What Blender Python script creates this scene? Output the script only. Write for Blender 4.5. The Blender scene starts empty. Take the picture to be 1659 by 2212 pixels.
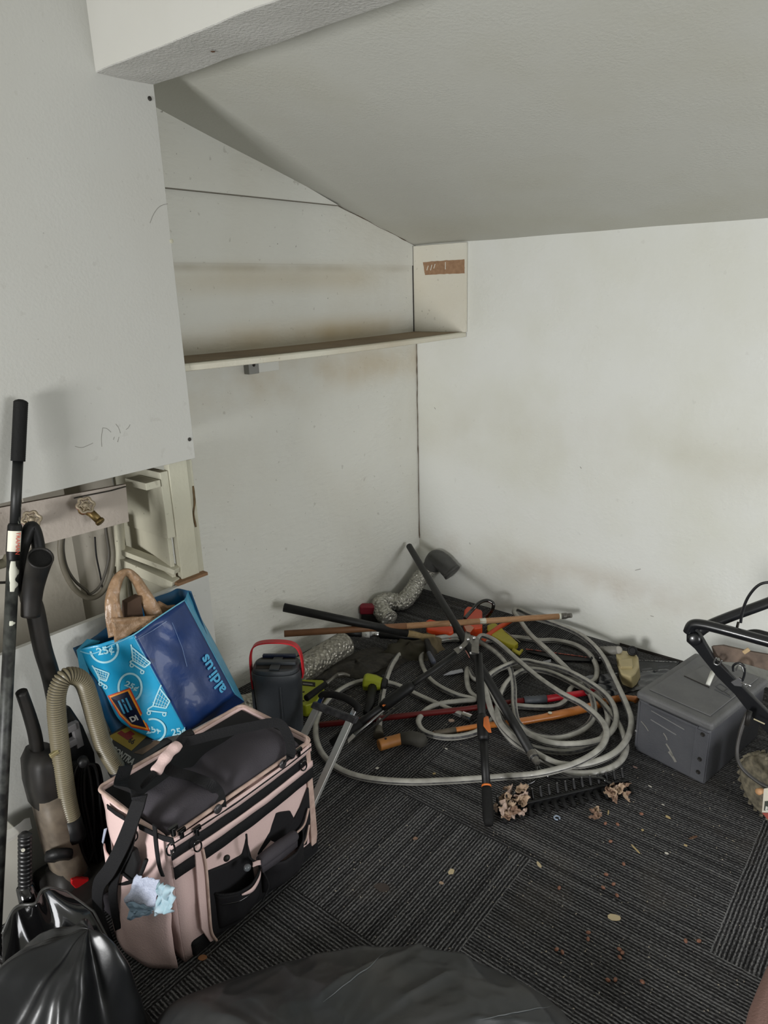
import bpy, bmesh, math, random
from mathutils import Vector, Matrix, noise
random.seed(7)
S = bpy.context.scene
COL = S.collection
PI = math.pi

# ---------------- camera ----------------
FPX, YAW, PITCH, ROLL = 1523.3, -0.69, 0.3035, -0.0305
CAM = Vector((2.1843, -2.9445, 1.6))
FW = Vector((math.sin(YAW)*math.cos(PITCH), math.cos(YAW)*math.cos(PITCH), -math.sin(PITCH)))
_r0 = Vector((math.cos(YAW), -math.sin(YAW), 0)); _u0 = _r0.cross(FW)
RT = _r0*math.cos(ROLL) + _u0*math.sin(ROLL)
UP = _u0*math.cos(ROLL) - _r0*math.sin(ROLL)
cd = bpy.data.cameras.new('camera'); cam = bpy.data.objects.new('camera', cd); COL.objects.link(cam)
cd.sensor_fit = 'VERTICAL'; cd.sensor_height = 24.0; cd.lens = FPX*24.0/2212.0
cd.clip_start = 0.02; cd.clip_end = 60
m3 = Matrix((RT, UP, -FW)).transposed()
cam.matrix_world = Matrix.Translation(CAM) @ m3.to_4x4()
S.camera = cam

# ---------------- world, light, exposure ----------------
w = bpy.data.worlds.new('world'); S.world = w; w.use_nodes = True
w.node_tree.nodes['Background'].inputs[0].default_value = (0.75, 0.85, 1.0, 1)
w.node_tree.nodes['Background'].inputs[1].default_value = 1.0
def area(name, loc, target, sx, sy, power, col):
    l = bpy.data.lights.new(name, 'AREA'); l.shape = 'RECTANGLE'; l.size = sx; l.size_y = sy
    l.energy = power; l.color = col
    o = bpy.data.objects.new(name, l); COL.objects.link(o); o.location = loc
    o.rotation_euler = (Vector(target)-Vector(loc)).to_track_quat('-Z', 'Y').to_euler()
    return o
area('window_daylight', (1.3, -5.15, 1.0), (1.7, 0, -0.2), 0.7, 0.8, 101, (1.0, 0.998, 0.99))
area('side_fill_light', (4.2, -1.5, 0.8), (0.0, -0.7, 0.4), 1.2, 0.9, 41, (0.97, 0.98, 1.0))  # added fill lamp low on the right; the wall there has no window
vs = S.view_settings; vs.view_transform = 'Standard'; vs.look = 'None'; vs.gamma = 1
vs.use_curve_mapping = False; vs.exposure = 0.0

# ---------------- photo geometry helpers: where a sight line meets a real surface ----------------
def ray(px, py): return FW + RT*((px-829.5)/FPX) - UP*((py-1106)/FPX)
def onz(px, py, z=0.0): d = ray(px, py); return CAM + d*((z-CAM.z)/d.z)
def onx(px, py, x): d = ray(px, py); return CAM + d*((x-CAM.x)/d.x)
def ony(px, py, y): d = ray(px, py); return CAM + d*((y-CAM.y)/d.y)
def V(*a): return Vector(a)

# ---------------- materials ----------------
def lin(c): return tuple((x/255/12.92 if x/255 <= .04045 else ((x/255+.055)/1.055)**2.4) for x in c)
MATS = {}
def mat(name, rgb, rough=0.6, metal=0.0, bump=0.0, bscale=60, var=0.0, vscale=8, rgb2=None, coat=0.0,
        alpha=1.0, trans=0.0, wave=None, spec=0.5, stretch=None, sharp=0.0, var2=None):
    """procedural principled material: base colour mixed with rgb2 by noise, noise/wave bump"""
    if name in MATS: return MATS[name]
    m = bpy.data.materials.new(name); m.use_nodes = True; MATS[name] = m
    nt = m.node_tree; N = nt.nodes; L = nt.links; b = N['Principled BSDF']
    tc = N.new('ShaderNodeTexCoord'); mp = N.new('ShaderNodeMapping'); L.new(tc.outputs['Object'], mp.inputs[0])
    if stretch: mp.inputs['Scale'].default_value = stretch
    b.inputs['Base Color'].default_value = (*lin(rgb), 1)
    b.inputs['Roughness'].default_value = rough; b.inputs['Metallic'].default_value = metal
    b.inputs['Specular IOR Level'].default_value = spec
    b.inputs['Coat Weight'].default_value = coat
    b.inputs['Transmission Weight'].default_value = trans
    b.inputs['Alpha'].default_value = alpha
    if var > 0:
        n = N.new('ShaderNodeTexNoise'); n.inputs['Scale'].default_value = vscale; n.inputs['Detail'].default_value = 6
        L.new(mp.outputs[0], n.inputs[0])
        cr = N.new('ShaderNodeValToRGB'); w_ = 0.22*(1-sharp)
        cr.color_ramp.elements[0].position = .5-w_; cr.color_ramp.elements[1].position = .5+w_+.02
        L.new(n.outputs[0], cr.inputs[0])
        mx = N.new('ShaderNodeMix'); mx.data_type = 'RGBA'
        c2 = rgb2 or tuple(x*.7 for x in rgb)
        mx.inputs[6].default_value = (*lin(rgb), 1); mx.inputs[7].default_value = (*lin(c2), 1)
        ml = N.new('ShaderNodeMath'); ml.operation = 'MULTIPLY'; ml.inputs[1].default_value = var
        L.new(cr.outputs[0], ml.inputs[0]); L.new(ml.outputs[0], mx.inputs[0]); L.new(mx.outputs[2], b.inputs['Base Color'])
    if bump > 0:
        if wave:
            t = N.new('ShaderNodeTexWave'); t.bands_direction = wave; t.inputs['Distortion'].default_value = 1.0
        else:
            t = N.new('ShaderNodeTexNoise'); t.inputs['Detail'].default_value = 5
        t.inputs['Scale'].default_value = bscale
        L.new(mp.outputs[0], t.inputs[0])
        bp = N.new('ShaderNodeBump'); bp.inputs['Strength'].default_value = bump; bp.inputs['Distance'].default_value = 0.004
        L.new(t.outputs[1] if wave else t.outputs[0], bp.inputs['Height']); L.new(bp.outputs[0], b.inputs['Normal'])
    return m

# ---------------- objects ----------------
def tag(o, label=None, cat=None, group=None, kind=None):
    if label: o['label'] = label
    if cat: o['category'] = cat
    if group: o['group'] = group
    if kind: o['kind'] = kind
    return o
def thing(name, loc, label, cat, group=None):
    o = bpy.data.objects.new(name, None); COL.objects.link(o); o.location = loc; o.empty_display_size = .05
    return tag(o, label, cat, group)
def wloc(o):
    v = Vector((0, 0, 0))
    while o is not None: v = v + Vector(o.location); o = o.parent
    return v
def obj(name, vf, m, parent=None, smooth=False, bevel=0.0, sub=0, solid=0.0, label=None, seg=2):
    """vf = (verts in world coordinates, faces). One mesh object; children are stored relative to their parent."""
    vs_, fs = vf
    vs_ = [Vector(v) for v in vs_]
    if parent is not None: org = wloc(parent)
    else:
        mn = Vector((min(v.x for v in vs_), min(v.y for v in vs_), min(v.z for v in vs_)))
        mx_ = Vector((max(v.x for v in vs_), max(v.y for v in vs_), max(v.z for v in vs_)))
        org = Vector(((mn.x+mx_.x)/2, (mn.y+mx_.y)/2, mn.z))
    me = bpy.data.meshes.new(name)
    me.from_pydata([v-org for v in vs_], [], fs); me.update()
    bm = bmesh.new(); bm.from_mesh(me); bmesh.ops.recalc_face_normals(bm, faces=bm.faces); bm.to_mesh(me); bm.free()
    if isinstance(m, (list, tuple)):
        for q in m: me.materials.append(q)
    else: me.materials.append(m)
    if smooth:
        for p in me.polygons: p.use_smooth = True
    o = bpy.data.objects.new(name, me); COL.objects.link(o)
    if parent is not None: o.parent = parent
    else: o.location = org
    if solid:
        md = o.modifiers.new('s', 'SOLIDIFY'); md.thickness = solid; md.offset = 0
    if bevel:
        md = o.modifiers.new('b', 'BEVEL'); md.width = bevel; md.segments = seg; md.limit_method = 'ANGLE'; md.angle_limit = .6
        if not smooth:
            for p in me.polygons: p.use_smooth = True
            md.harden_normals = True
    if sub:
        md = o.modifiers.new('u', 'SUBSURF'); md.levels = sub; md.render_levels = sub
    if label: o['label'] = label
    return o
def join(*vfs):
    V_, F_ = [], []
    for v, f in vfs:
        k = len(V_); V_ += list(v); F_ += [tuple(i+k for i in q) for q in f]
    return V_, F_
BF = [(0,1,3,2),(4,6,7,5),(0,4,5,1),(2,3,7,6),(0,2,6,4),(1,5,7,3)]
def box(a, b):
    x0, y0, z0 = a; x1, y1, z1 = b
    return [V(x, y, z) for x in (x0, x1) for y in (y0, y1) for z in (z0, z1)], BF
def frame_box(o, X, Y, Z, a, b):
    """box in an oblique frame o + xX + yY + zZ"""
    v, f = box(a, b)
    return [o + X*p.x + Y*p.y + Z*p.z for p in v], f
def beam_box(p, q, w, h, up=V(0, 0, 1)):
    d = (q-p).normalized(); s = d.cross(up).normalized(); u_ = s.cross(d)
    v = [c + s*(i*w/2) + u_*(j*h/2) for c in (p, q) for i in (-1, 1) for j in (-1, 1)]
    return v, BF
def prism(poly, off):
    n = len(poly); v = [Vector(p) for p in poly] + [Vector(p)+off for p in poly]
    return v, [tuple(range(n)), tuple(range(2*n-1, n-1, -1))] + [(i, (i+1) % n, n+(i+1) % n, n+i) for i in range(n)]
def spline(pts, n=8, closed=False):
    P = [Vector(p) for p in pts]; out = []
    m = len(P); rng = range(m if closed else m-1)
    for i in rng:
        if closed: a, b, c, d = P[(i-1) % m], P[i], P[(i+1) % m], P[(i+2) % m]
        else: a, b, c, d = P[max(i-1, 0)], P[i], P[i+1], P[min(i+2, m-1)]
        for k in range(n):
            t = k/n
            out.append(0.5*((2*b)+(c-a)*t+(2*a-5*b+4*c-d)*t*t+(3*b-a-3*c+d)*t*t*t))
    if not closed: out.append(P[-1])
    return out
def tube(pts, r, seg=12, caps=True, closed=False, flat=1.0, hollow=False):
    """sweep a circle along pts; r is a number or a list; parallel-transported frame"""
    P = [Vector(p) for p in pts]; n = len(P)
    R_ = r if isinstance(r, (list, tuple)) else [r]*n
    T = []
    for i in range(n):
        if closed: t = P[(i+1) % n]-P[(i-1) % n]
        else: t = P[min(i+1, n-1)]-P[max(i-1, 0)]
        T.append(t.normalized() if t.length > 1e-9 else V(0, 0, 1))
    nrm = T[0].orthogonal().normalized() if abs(T[0].z) > .95 else T[0].cross(V(0, 0, 1)).normalized()
    vs_, fs = [], []
    for i in range(n):
        if i > 0:
            nrm = nrm - T[i]*nrm.dot(T[i])
            nrm = nrm.normalized() if nrm.length > 1e-6 else T[i].orthogonal().normalized()
        bn = T[i].cross(nrm)
        for k in range(seg):
            a = 2*PI*k/seg
            vs_.append(P[i] + nrm*math.cos(a)*R_[i] + bn*math.sin(a)*R_[i]*flat)
    for i in range(n if closed else n-1):
        j = (i+1) % n
        for k in range(seg):
            l = (k+1) % seg; fs.append((i*seg+k, i*seg+l, j*seg+l, j*seg+k))
    if caps and not closed and not hollow:
        fs.append(tuple(range(seg-1, -1, -1))); fs.append(tuple((n-1)*seg+k for k in range(seg)))
    return vs_, fs
def cyl(p, q, r, seg=20, r2=None): return tube([p, q], [r, r if r2 is None else r2], seg)
def lathe(o, axis, prof, seg=24):
    """prof = list of (distance along axis, radius)"""
    ax = Vector(axis).normalized()
    pts = [o + ax*d for d, _ in prof]
    nrm = ax.orthogonal().normalized(); bn = ax.cross(nrm); vs_, fs = [], []
    for p, (d, r) in zip(pts, prof):
        for k in range(seg):
            a = 2*PI*k/seg; vs_.append(p + nrm*math.cos(a)*r + bn*math.sin(a)*r)
    n = len(prof)
    for i in range(n-1):
        for k in range(seg):
            l = (k+1) % seg; fs.append((i*seg+k, i*seg+l, (i+1)*seg+l, (i+1)*seg+k))
    fs.append(tuple(range(seg-1, -1, -1))); fs.append(tuple((n-1)*seg+k for k in range(seg)))
    return vs_, fs
def ribbon(pts, w, th, wdir):
    """flat strap: pts centre line, wdir width direction (vector or list)"""
    P = [Vector(p) for p in pts]; n = len(P); vs_, fs = [], []
    for i in range(n):
        t = (P[min(i+1, n-1)]-P[max(i-1, 0)]).normalized()
        wd = Vector(wdir[i] if isinstance(wdir, list) else wdir)
        wd = (wd - t*wd.dot(t)).normalized(); nn = t.cross(wd)
        for a, b in ((-1, -1), (1, -1), (1, 1), (-1, 1)):
            vs_.append(P[i] + wd*(a*w/2) + nn*(b*th/2))
    for i in range(n-1):
        for k in range(4):
            l = (k+1) % 4; fs.append((i*4+k, i*4+l, i*4+4+l, i*4+4+k))
    fs.append((3, 2, 1, 0)); fs.append(tuple((n-1)*4+k for k in range(4)))
    return vs_, fs
def grid(fn, nu, nv):
    vs_ = [fn(i/nu, j/nv) for i in range(nu+1) for j in range(nv+1)]
    fs = [(i*(nv+1)+j, (i+1)*(nv+1)+j, (i+1)*(nv+1)+j+1, i*(nv+1)+j+1) for i in range(nu) for j in range(nv)]
    return vs_, fs
def nz(v, s=1.0, seed=0.0): return noise.noise(Vector(v)*s + Vector((seed, seed*1.7, -seed)))
def text(name, s, o, X, Y, size, m, parent, th=0.0006, bold=0.0, label=None, sx=1.0):
    """lettering lying in the plane X,Y at o (lower left), extruded by th"""
    c = bpy.data.curves.new(name, 'FONT'); c.body = s; c.size = size; c.extrude = th; c.offset = bold; c.resolution_u = 3
    ob = bpy.data.objects.new(name, c); COL.objects.link(ob)
    dg = bpy.context.evaluated_depsgraph_get(); me = bpy.data.meshes.new_from_object(ob.evaluated_get(dg))
    COL.objects.unlink(ob); bpy.data.objects.remove(ob)
    X = Vector(X).normalized(); Y = Vector(Y); Y = (Y - X*Y.dot(X)).normalized(); Z = X.cross(Y)
    org = wloc(parent)
    for v in me.vertices:
        p = o + X*v.co.x*sx + Y*v.co.y + Z*(v.co.z+th); v.co = p - org
    me.materials.clear(); me.materials.append(m)
    q = bpy.data.objects.new(name, me); COL.objects.link(q); q.parent = parent
    if label: q['label'] = label
    return q
def struct(name, vf, m, **k):
    o = obj(name, vf, m, **k); o['kind'] = 'structure'; return o
# ================= room shell =================
def wall_mat(name, rgb, stain, stain_amt, stuc, zst=None, seed=0, dots=.5, warm=None, bs=55, stretch=(1, 1, 1), rough=.85):
    m = bpy.data.materials.new(name); m.use_nodes = True; nt = m.node_tree; N = nt.nodes; L = nt.links; b = N['Principled BSDF']
    b.inputs['Roughness'].default_value = rough; b.inputs['Specular IOR Level'].default_value = .3
    g = N.new('ShaderNodeNewGeometry'); mp = N.new('ShaderNodeMapping'); L.new(g.outputs['Position'], mp.inputs[0])
    mp.inputs['Location'].default_value = (seed, seed, seed)
    def noise_(sc, det=5, src=mp):
        n = N.new('ShaderNodeTexNoise'); n.inputs['Scale'].default_value = sc; n.inputs['Detail'].default_value = det
        L.new(src.outputs[0], n.inputs[0]); return n
    def ramp(n, a, b_):
        c = N.new('ShaderNodeMapRange'); c.inputs[1].default_value = a; c.inputs[2].default_value = b_
        L.new(n.outputs[0], c.inputs[0]); return c
    def mixc(f, c1, c2, amt=1):
        mx = N.new('ShaderNodeMix'); mx.data_type = 'RGBA'
        mu = N.new('ShaderNodeMath'); mu.operation = 'MULTIPLY'; mu.inputs[1].default_value = amt
        L.new(f, mu.inputs[0]); L.new(mu.outputs[0], mx.inputs[0])
        if isinstance(c1, tuple): mx.inputs[6].default_value = (*lin(c1), 1)
        else: L.new(c1, mx.inputs[6])
        mx.inputs[7].default_value = (*lin(c2), 1)
        return mx.outputs[2]
    c = mixc(ramp(noise_(2.2), .45, .8).outputs[0], rgb, stain, stain_amt)
    c = mixc(ramp(noise_(31, 8), .68, .7).outputs[0], c, (120, 112, 98), .3*dots)
    c = mixc(ramp(noise_(70, 3), .74, .76).outputs[0], c, (70, 62, 52), .8*dots)
    if warm:   # brown run-off and dust bands: (z, half width, colour, amount) in world height
        sep = N.new('ShaderNodeSeparateXYZ'); L.new(g.outputs['Position'], sep.inputs[0])
        for (zc, hw, colr, amt, ns) in warm:
            d = N.new('ShaderNodeMath'); d.operation = 'SUBTRACT'; L.new(sep.outputs[2], d.inputs[0]); d.inputs[1].default_value = zc
            a = N.new('ShaderNodeMath'); a.operation = 'ABSOLUTE'; L.new(d.outputs[0], a.inputs[0])
            r_ = N.new('ShaderNodeMapRange'); L.new(a.outputs[0], r_.inputs[0])
            r_.inputs[1].default_value = 0; r_.inputs[2].default_value = hw; r_.inputs[3].default_value = 1; r_.inputs[4].default_value = 0
            r_.interpolation_type = 'SMOOTHSTEP'
            f = N.new('ShaderNodeMath'); f.operation = 'MULTIPLY'; L.new(r_.outputs[0], f.inputs[0])
            L.new(ramp(noise_(ns, 4), .38, .62).outputs[0], f.inputs[1])
            c = mixc(f.outputs[0], c, colr, amt)
    L.new(c, b.inputs['Base Color'])
    mp2 = N.new('ShaderNodeMapping'); L.new(g.outputs['Position'], mp2.inputs[0]); mp2.inputs['Scale'].default_value = stretch
    n1 = noise_(bs, 6, mp2); n2 = noise_(6, 2)
    rr = ramp(n2, .35, .75)
    mu = N.new('ShaderNodeMath'); mu.operation = 'MULTIPLY'; L.new(n1.outputs[0], mu.inputs[0]); L.new(rr.outputs[0], mu.inputs[1])
    ad = N.new('ShaderNodeMath'); ad.operation = 'MULTIPLY_ADD'; L.new(n1.outputs[0], ad.inputs[0]); ad.inputs[1].default_value = .35; L.new(mu.outputs[0], ad.inputs[2])
    bp = N.new('ShaderNodeBump'); bp.inputs['Strength'].default_value = stuc; bp.inputs['Distance'].default_value = .006
    L.new(ad.outputs[0], bp.inputs['Height']); L.new(bp.outputs[0], b.inputs['Normal'])
    return m
PAINT = (206, 204, 190)
m_right = wall_mat('paint_back', (224, 225, 220), (212, 212, 198), .7, .35, seed=3, dots=.25, warm=[(.28, .14, (168, 148, 122), .35, 3.2), (.93, .28, (186, 180, 158), .3, 2.0)])
m_left = wall_mat('paint_left', (220, 220, 213), (206, 202, 188), .5, .7, seed=1, dots=.8, bs=38, stretch=(1, .55, 1.6),
                  warm=[(1.27, .15, (190, 172, 140), .55, 2.6), (1.43, .10, (186, 168, 132), .8, 1.2), (1.70, .025, (160, 152, 134), .5, 2.5), (1.66, .09, (196, 184, 158), .5, 1.0), (.1, .18, (150, 146, 138), .4, 4)])
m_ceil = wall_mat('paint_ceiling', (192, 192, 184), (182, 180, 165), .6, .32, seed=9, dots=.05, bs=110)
m_panel = wall_mat('paint_panel', (196, 196, 191), (186, 184, 176), .4, .12, seed=5, dots=.3, bs=120)
m_beam = wall_mat('paint_beam', (200, 199, 193), (188, 186, 176), .4, .06, seed=7, dots=.05, bs=95)
m_frame = wall_mat('paint_frame', (196, 194, 176), (160, 152, 130), .6, .3, seed=11, dots=1.0, bs=80)
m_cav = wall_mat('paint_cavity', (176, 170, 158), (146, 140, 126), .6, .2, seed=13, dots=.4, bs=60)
m_raw = mat('raw_board_edge', (142, 108, 78), .8, bump=.4, bscale=90, var=.5, vscale=30)
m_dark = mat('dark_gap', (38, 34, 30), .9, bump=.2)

# floor: carpet tiles 0.495 m, ribs turned tile by tile
def carpet(name, along_x):
    m = bpy.data.materials.new(name); m.use_nodes = True; nt = m.node_tree; N = nt.nodes; L = nt.links; b = N['Principled BSDF']
    b.inputs['Roughness'].default_value = .92; b.inputs['Specular IOR Level'].default_value = .15
    g = N.new('ShaderNodeNewGeometry'); mp = N.new('ShaderNodeMapping'); L.new(g.outputs['Position'], mp.inputs[0])
    if not along_x: mp.inputs['Rotation'].default_value = (0, 0, PI/2)
    sp = N.new('ShaderNodeSeparateXYZ'); L.new(mp.outputs[0], sp.inputs[0])
    jit = N.new('ShaderNodeTexNoise'); jit.inputs['Scale'].default_value = 25; L.new(mp.outputs[0], jit.inputs[0])
    j = N.new('ShaderNodeMath'); j.operation = 'MULTIPLY_ADD'; L.new(jit.outputs[0], j.inputs[0]); j.inputs[1].default_value = .004; L.new(sp.outputs[1], j.inputs[2])
    s = N.new('ShaderNodeMath'); s.operation = 'MULTIPLY'; L.new(j.outputs[0], s.inputs[0]); s.inputs[1].default_value = 2*PI/.0098
    sn = N.new('ShaderNodeMath'); sn.operation = 'SINE'; L.new(s.outputs[0], sn.inputs[0])
    # yarn flecks stretched along the rib
    st = N.new('ShaderNodeMapping'); L.new(mp.outputs[0], st.inputs[0]); st.inputs['Scale'].default_value = (120, 330, 120)
    fl = N.new('ShaderNodeTexNoise'); fl.inputs['Scale'].default_value = 1; fl.inputs['Detail'].default_value = 4; L.new(st.outputs[0], fl.inputs[0])
    s2 = N.new('ShaderNodeMapping'); L.new(mp.outputs[0], s2.inputs[0]); s2.inputs['Scale'].default_value = (1.2, 42, 1)
    bd = N.new('ShaderNodeTexNoise'); bd.inputs['Scale'].default_value = 1; bd.inputs['Detail'].default_value = 3; L.new(s2.outputs[0], bd.inputs[0])
    a1 = N.new('ShaderNodeMath'); a1.operation = 'MULTIPLY_ADD'; L.new(sn.outputs[0], a1.inputs[0]); a1.inputs[1].default_value = .21
    L.new(fl.outputs[0], a1.inputs[2])
    a2 = N.new('ShaderNodeMath'); a2.operation = 'MULTIPLY_ADD'; L.new(bd.outputs[0], a2.inputs[0]); a2.inputs[1].default_value = .55; L.new(a1.outputs[0], a2.inputs[2])
    cr = N.new('ShaderNodeValToRGB'); e = cr.color_ramp.elements
    e[0].position = .52; e[0].color = (*lin((18, 18, 19)), 1)
    e[1].position = .98; e[1].color = (*lin((92, 92, 93)), 1)
    k = e.new(.74); k.color = (*lin((50, 49, 50)), 1)
    k = e.new(1.0); k.color = (*lin((118, 118, 118)), 1)
    L.new(a2.outputs[0], cr.inputs[0])
    dust = N.new('ShaderNodeTexNoise'); dust.inputs['Scale'].default_value = 5; dust.inputs['Detail'].default_value = 6; L.new(g.outputs['Position'], dust.inputs[0])
    dr = N.new('ShaderNodeMapRange'); dr.inputs[1].default_value = .55; dr.inputs[2].default_value = .8; L.new(dust.outputs[0], dr.inputs[0])
    dm = N.new('ShaderNodeMath'); dm.operation = 'MULTIPLY'; dm.inputs[1].default_value = .25; L.new(dr.outputs[0], dm.inputs[0])
    mx = N.new('ShaderNodeMix'); mx.data_type = 'RGBA'; L.new(dm.outputs[0], mx.inputs[0]); L.new(cr.outputs[0], mx.inputs[6]); mx.inputs[7].default_value = (*lin((96, 88, 78)), 1)
    sk = N.new('ShaderNodeTexNoise'); sk.inputs['Scale'].default_value = 210; sk.inputs['Detail'].default_value = 1; L.new(g.outputs['Position'], sk.inputs[0])
    sr = N.new('ShaderNodeMapRange'); sr.inputs[1].default_value = .735; sr.inputs[2].default_value = .76; L.new(sk.outputs[0], sr.inputs[0])
    m3_ = N.new('ShaderNodeMix'); m3_.data_type = 'RGBA'; L.new(sr.outputs[0], m3_.inputs[0]); L.new(mx.outputs[2], m3_.inputs[6]); m3_.inputs[7].default_value = (*lin((150, 146, 136)), 1)
    L.new(m3_.outputs[2], b.inputs['Base Color'])
    bp = N.new('ShaderNodeBump'); bp.inputs['Strength'].default_value = .9; bp.inputs['Distance'].default_value = .003
    L.new(a1.outputs[0], bp.inputs['Height']); L.new(bp.outputs[0], b.inputs['Normal'])
    return m
m_cx, m_cy = carpet('carpet_ribs_one_way', True), carpet('carpet_ribs_crosswise', False)
TS, TX, TY = .495, 1.434, -1.409
fv, ff, fm = [], [], []
def rot_tile(i, j):      # True: ribs run crosswise (towards the left-hand wall corner)
    if j >= 0: return i >= 1 or i == -2
    if j == -1: return i in (-1, -2)
    return (i + j) % 2 == 0
for i in range(-4, 7):
    for j in range(-8, 4):
        x0, x1 = TX+i*TS, TX+(i+1)*TS; y0, y1 = TY+j*TS, TY+(j+1)*TS
        x0, x1 = max(x0, -.3), min(x1, 4.3); y0, y1 = max(y0, -5.3), min(y1, .12)
        if x1-x0 < .001 or y1-y0 < .001: continue
        k = len(fv); fv += [V(x0, y0, 0), V(x1, y0, 0), V(x1, y1, 0), V(x0, y1, 0)]; ff.append((k, k+1, k+2, k+3)); fm.append(1 if rot_tile(i-1 if False else i, j) else 0)
fl = struct('floor', (fv, ff), [m_cx, m_cy])
for p, q in zip(fl.data.polygons, fm): p.material_index = q

H0, SL = 1.8074, .2662
# back wall (the bright one), plus the unseen walls that close the room
struct('wall_back', box((-.3, 0, -.02), (4.3, .1, 2.4)), m_right)
struct('wall_left', box((-.1, -5.3, -.02), (0, 0, 2.8)), m_left)
struct('wall_right', box((4.3, -5.3, -.02), (4.4, .1, 2.8)), m_right)
wf = join(box((-.1, -5.4, -.02), (.8, -5.3, 2.8)), box((1.9, -5.4, -.02), (4.4, -5.3, 2.8)),
          box((.8, -5.4, -.02), (1.9, -5.3, .65)), box((.8, -5.4, 1.85), (1.9, -5.3, 2.8)))
struct('wall_front', wf, m_right)
wn = thing('window_1', (1.35, -5.34, .65), None, None); wn['kind'] = 'structure'
m_white = mat('white_trim', (220, 220, 214), .5)
m_glass = mat('window_glass', (255, 255, 255), .02, trans=1.0)
obj('window_frame', join(box((.8, -5.37, .65), (.85, -5.31, 1.85)), box((1.85, -5.37, .65), (1.9, -5.31, 1.85)), box((.85, -5.37, .65), (1.85, -5.31, .7)), box((.85, -5.37, 1.8), (1.85, -5.31, 1.85))), m_white, wn)
obj('window_pane', box((.85, -5.343, .7), (1.85, -5.337, 1.8)), m_glass, wn)
# ceiling: low slope in the alcove behind the beam, flat over the rest
ylo = -1.6159; wob = []
def ceil_fn(u, v):
    x = -.05 + u*4.4; y = -1.72*(1-v) + .05*v
    return V(x, y, H0 - SL*y + .003*nz((x*3, y*3, 0)))
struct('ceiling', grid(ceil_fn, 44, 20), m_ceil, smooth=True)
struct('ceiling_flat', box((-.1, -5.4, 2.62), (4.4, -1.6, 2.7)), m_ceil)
# beam: bevelled plaster beam; bottom z 2.16, from y -1.616 to -1.789
BX = .31
def wav(v, f): return ([p + V(0, .003*nz(p, 5, 2), .004*nz(p, 7, 4)) for p in v], f)
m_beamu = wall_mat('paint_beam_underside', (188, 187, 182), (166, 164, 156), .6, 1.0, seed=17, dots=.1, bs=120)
bmv, bmf = wav(*grid(lambda u, v: V(BX+u*4.0, [-1.789, -1.789, -1.7886, -1.7865, -1.745, -1.70, -1.66, -1.6185, -1.6163, -1.6159, -1.6159][round(v*10)], [2.64, 2.18, 2.162, 2.1599, 2.1599, 2.1599, 2.1599, 2.1599, 2.162, 2.18, 2.45][round(v*10)]), 90, 10))
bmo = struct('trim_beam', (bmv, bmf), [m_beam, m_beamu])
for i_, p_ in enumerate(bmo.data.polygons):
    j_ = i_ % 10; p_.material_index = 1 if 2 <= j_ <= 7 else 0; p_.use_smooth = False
p_ = onz(460, 112, 2.158)
struct('trim_beam_chip', lathe(V(p_.x, p_.y, 2.1585), (0, 0, 1), [(-.001, .004), (.0, .006)], 9), mat('brown_chip', (92, 66, 48), .9))
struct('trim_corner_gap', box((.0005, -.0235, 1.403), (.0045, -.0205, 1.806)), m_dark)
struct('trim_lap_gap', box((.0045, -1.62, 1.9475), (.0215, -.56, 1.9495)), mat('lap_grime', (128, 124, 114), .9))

# upper panel boxing in the closet, its lower edge at z 1.106
struct('trim_panel_upper', box((.292, -5.3, 1.106), (.31, -1.6159, 2.7)), m_panel, bevel=.0015)
struct('trim_panel_lower', box((.292, -5.3, -.01), (.31, -1.6159, .702)), m_panel, bevel=.0015)
m_screw = mat('screw_dark', (60, 58, 54), .5, metal=.6)
for k, (px, py) in enumerate([(323, 213), (370, 521), (409, 949)]):
    p = onx(px, py, .31)
    t = thing('screw', p, ['dark screw head at the top corner of the upper white panel', 'screw in a chipped hole halfway up the white panel edge', 'screw head near the bottom corner of the upper white panel'][k], 'screw', None)
    obj('screw_head', lathe(p - V(.002, 0, 0), (1, 0, 0), [(0, .006), (.004, .006), (.005, .003)], 12), m_screw if k != 1 else m_frame, t)
# thick return that carries the panel behind the edge (closes the recess above the shelf)
struct('trim_panel_return', box((0, -1.66, 1.12), (.292, -1.62, 2.5)), m_frame)
# framing seen in the opening between the two panels
struct('trim_post', box((.262, -1.705, .55), (.29, -1.636, 1.12)), m_frame, bevel=.002)
struct('trim_post_edge', box((.2, -1.634, .0), (.284, -1.612, 1.10)), m_frame, bevel=.003)
struct('trim_board_side', join(box((.0, -1.735, .86), (.285, -1.706, 1.08)), box((.0, -1.73, .45), (.272, -1.715, .86))), m_frame, bevel=.002)
struct('trim_rot_patch', tube(spline([onx(*q, .285) for q in ((417, 1050), (420, 1085), (418, 1110), (423, 1138))], 5), [.003+.003*abs(nz((k*.9, 0, 0))) for k in range(16)], 6), mat('rotten_wood', (104, 84, 56), .9, var=.8, vscale=90, bump=.8))
struct('trim_block', box((.17, -1.79, 1.035), (.287, -1.738, 1.058)), m_frame, bevel=.002)
def pb(a, b, w, h): return beam_box(a, b, w, h)
struct('trim_ledge', join(pb(V(.08, -1.79, .80), V(.285, -1.715, .745), .04, .018), pb(V(.07, -1.80, .765), V(.285, -1.73, .700), .04, .035)), m_frame, bevel=.002)
struct('trim_rail', box((.255, -5.2, 1.106), (.291, -1.64, 1.15)), m_raw)
struct('trim_sill_raw', box((.2, -1.735, .702), (.309, -1.617, .712)), m_raw)
struct('wall_cavity', join(box((.0, -5.2, .0), (.02, -1.75, 1.9)), box((.02, -5.2, 1.3), (.29, -1.75, 1.31))), m_cav)
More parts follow.
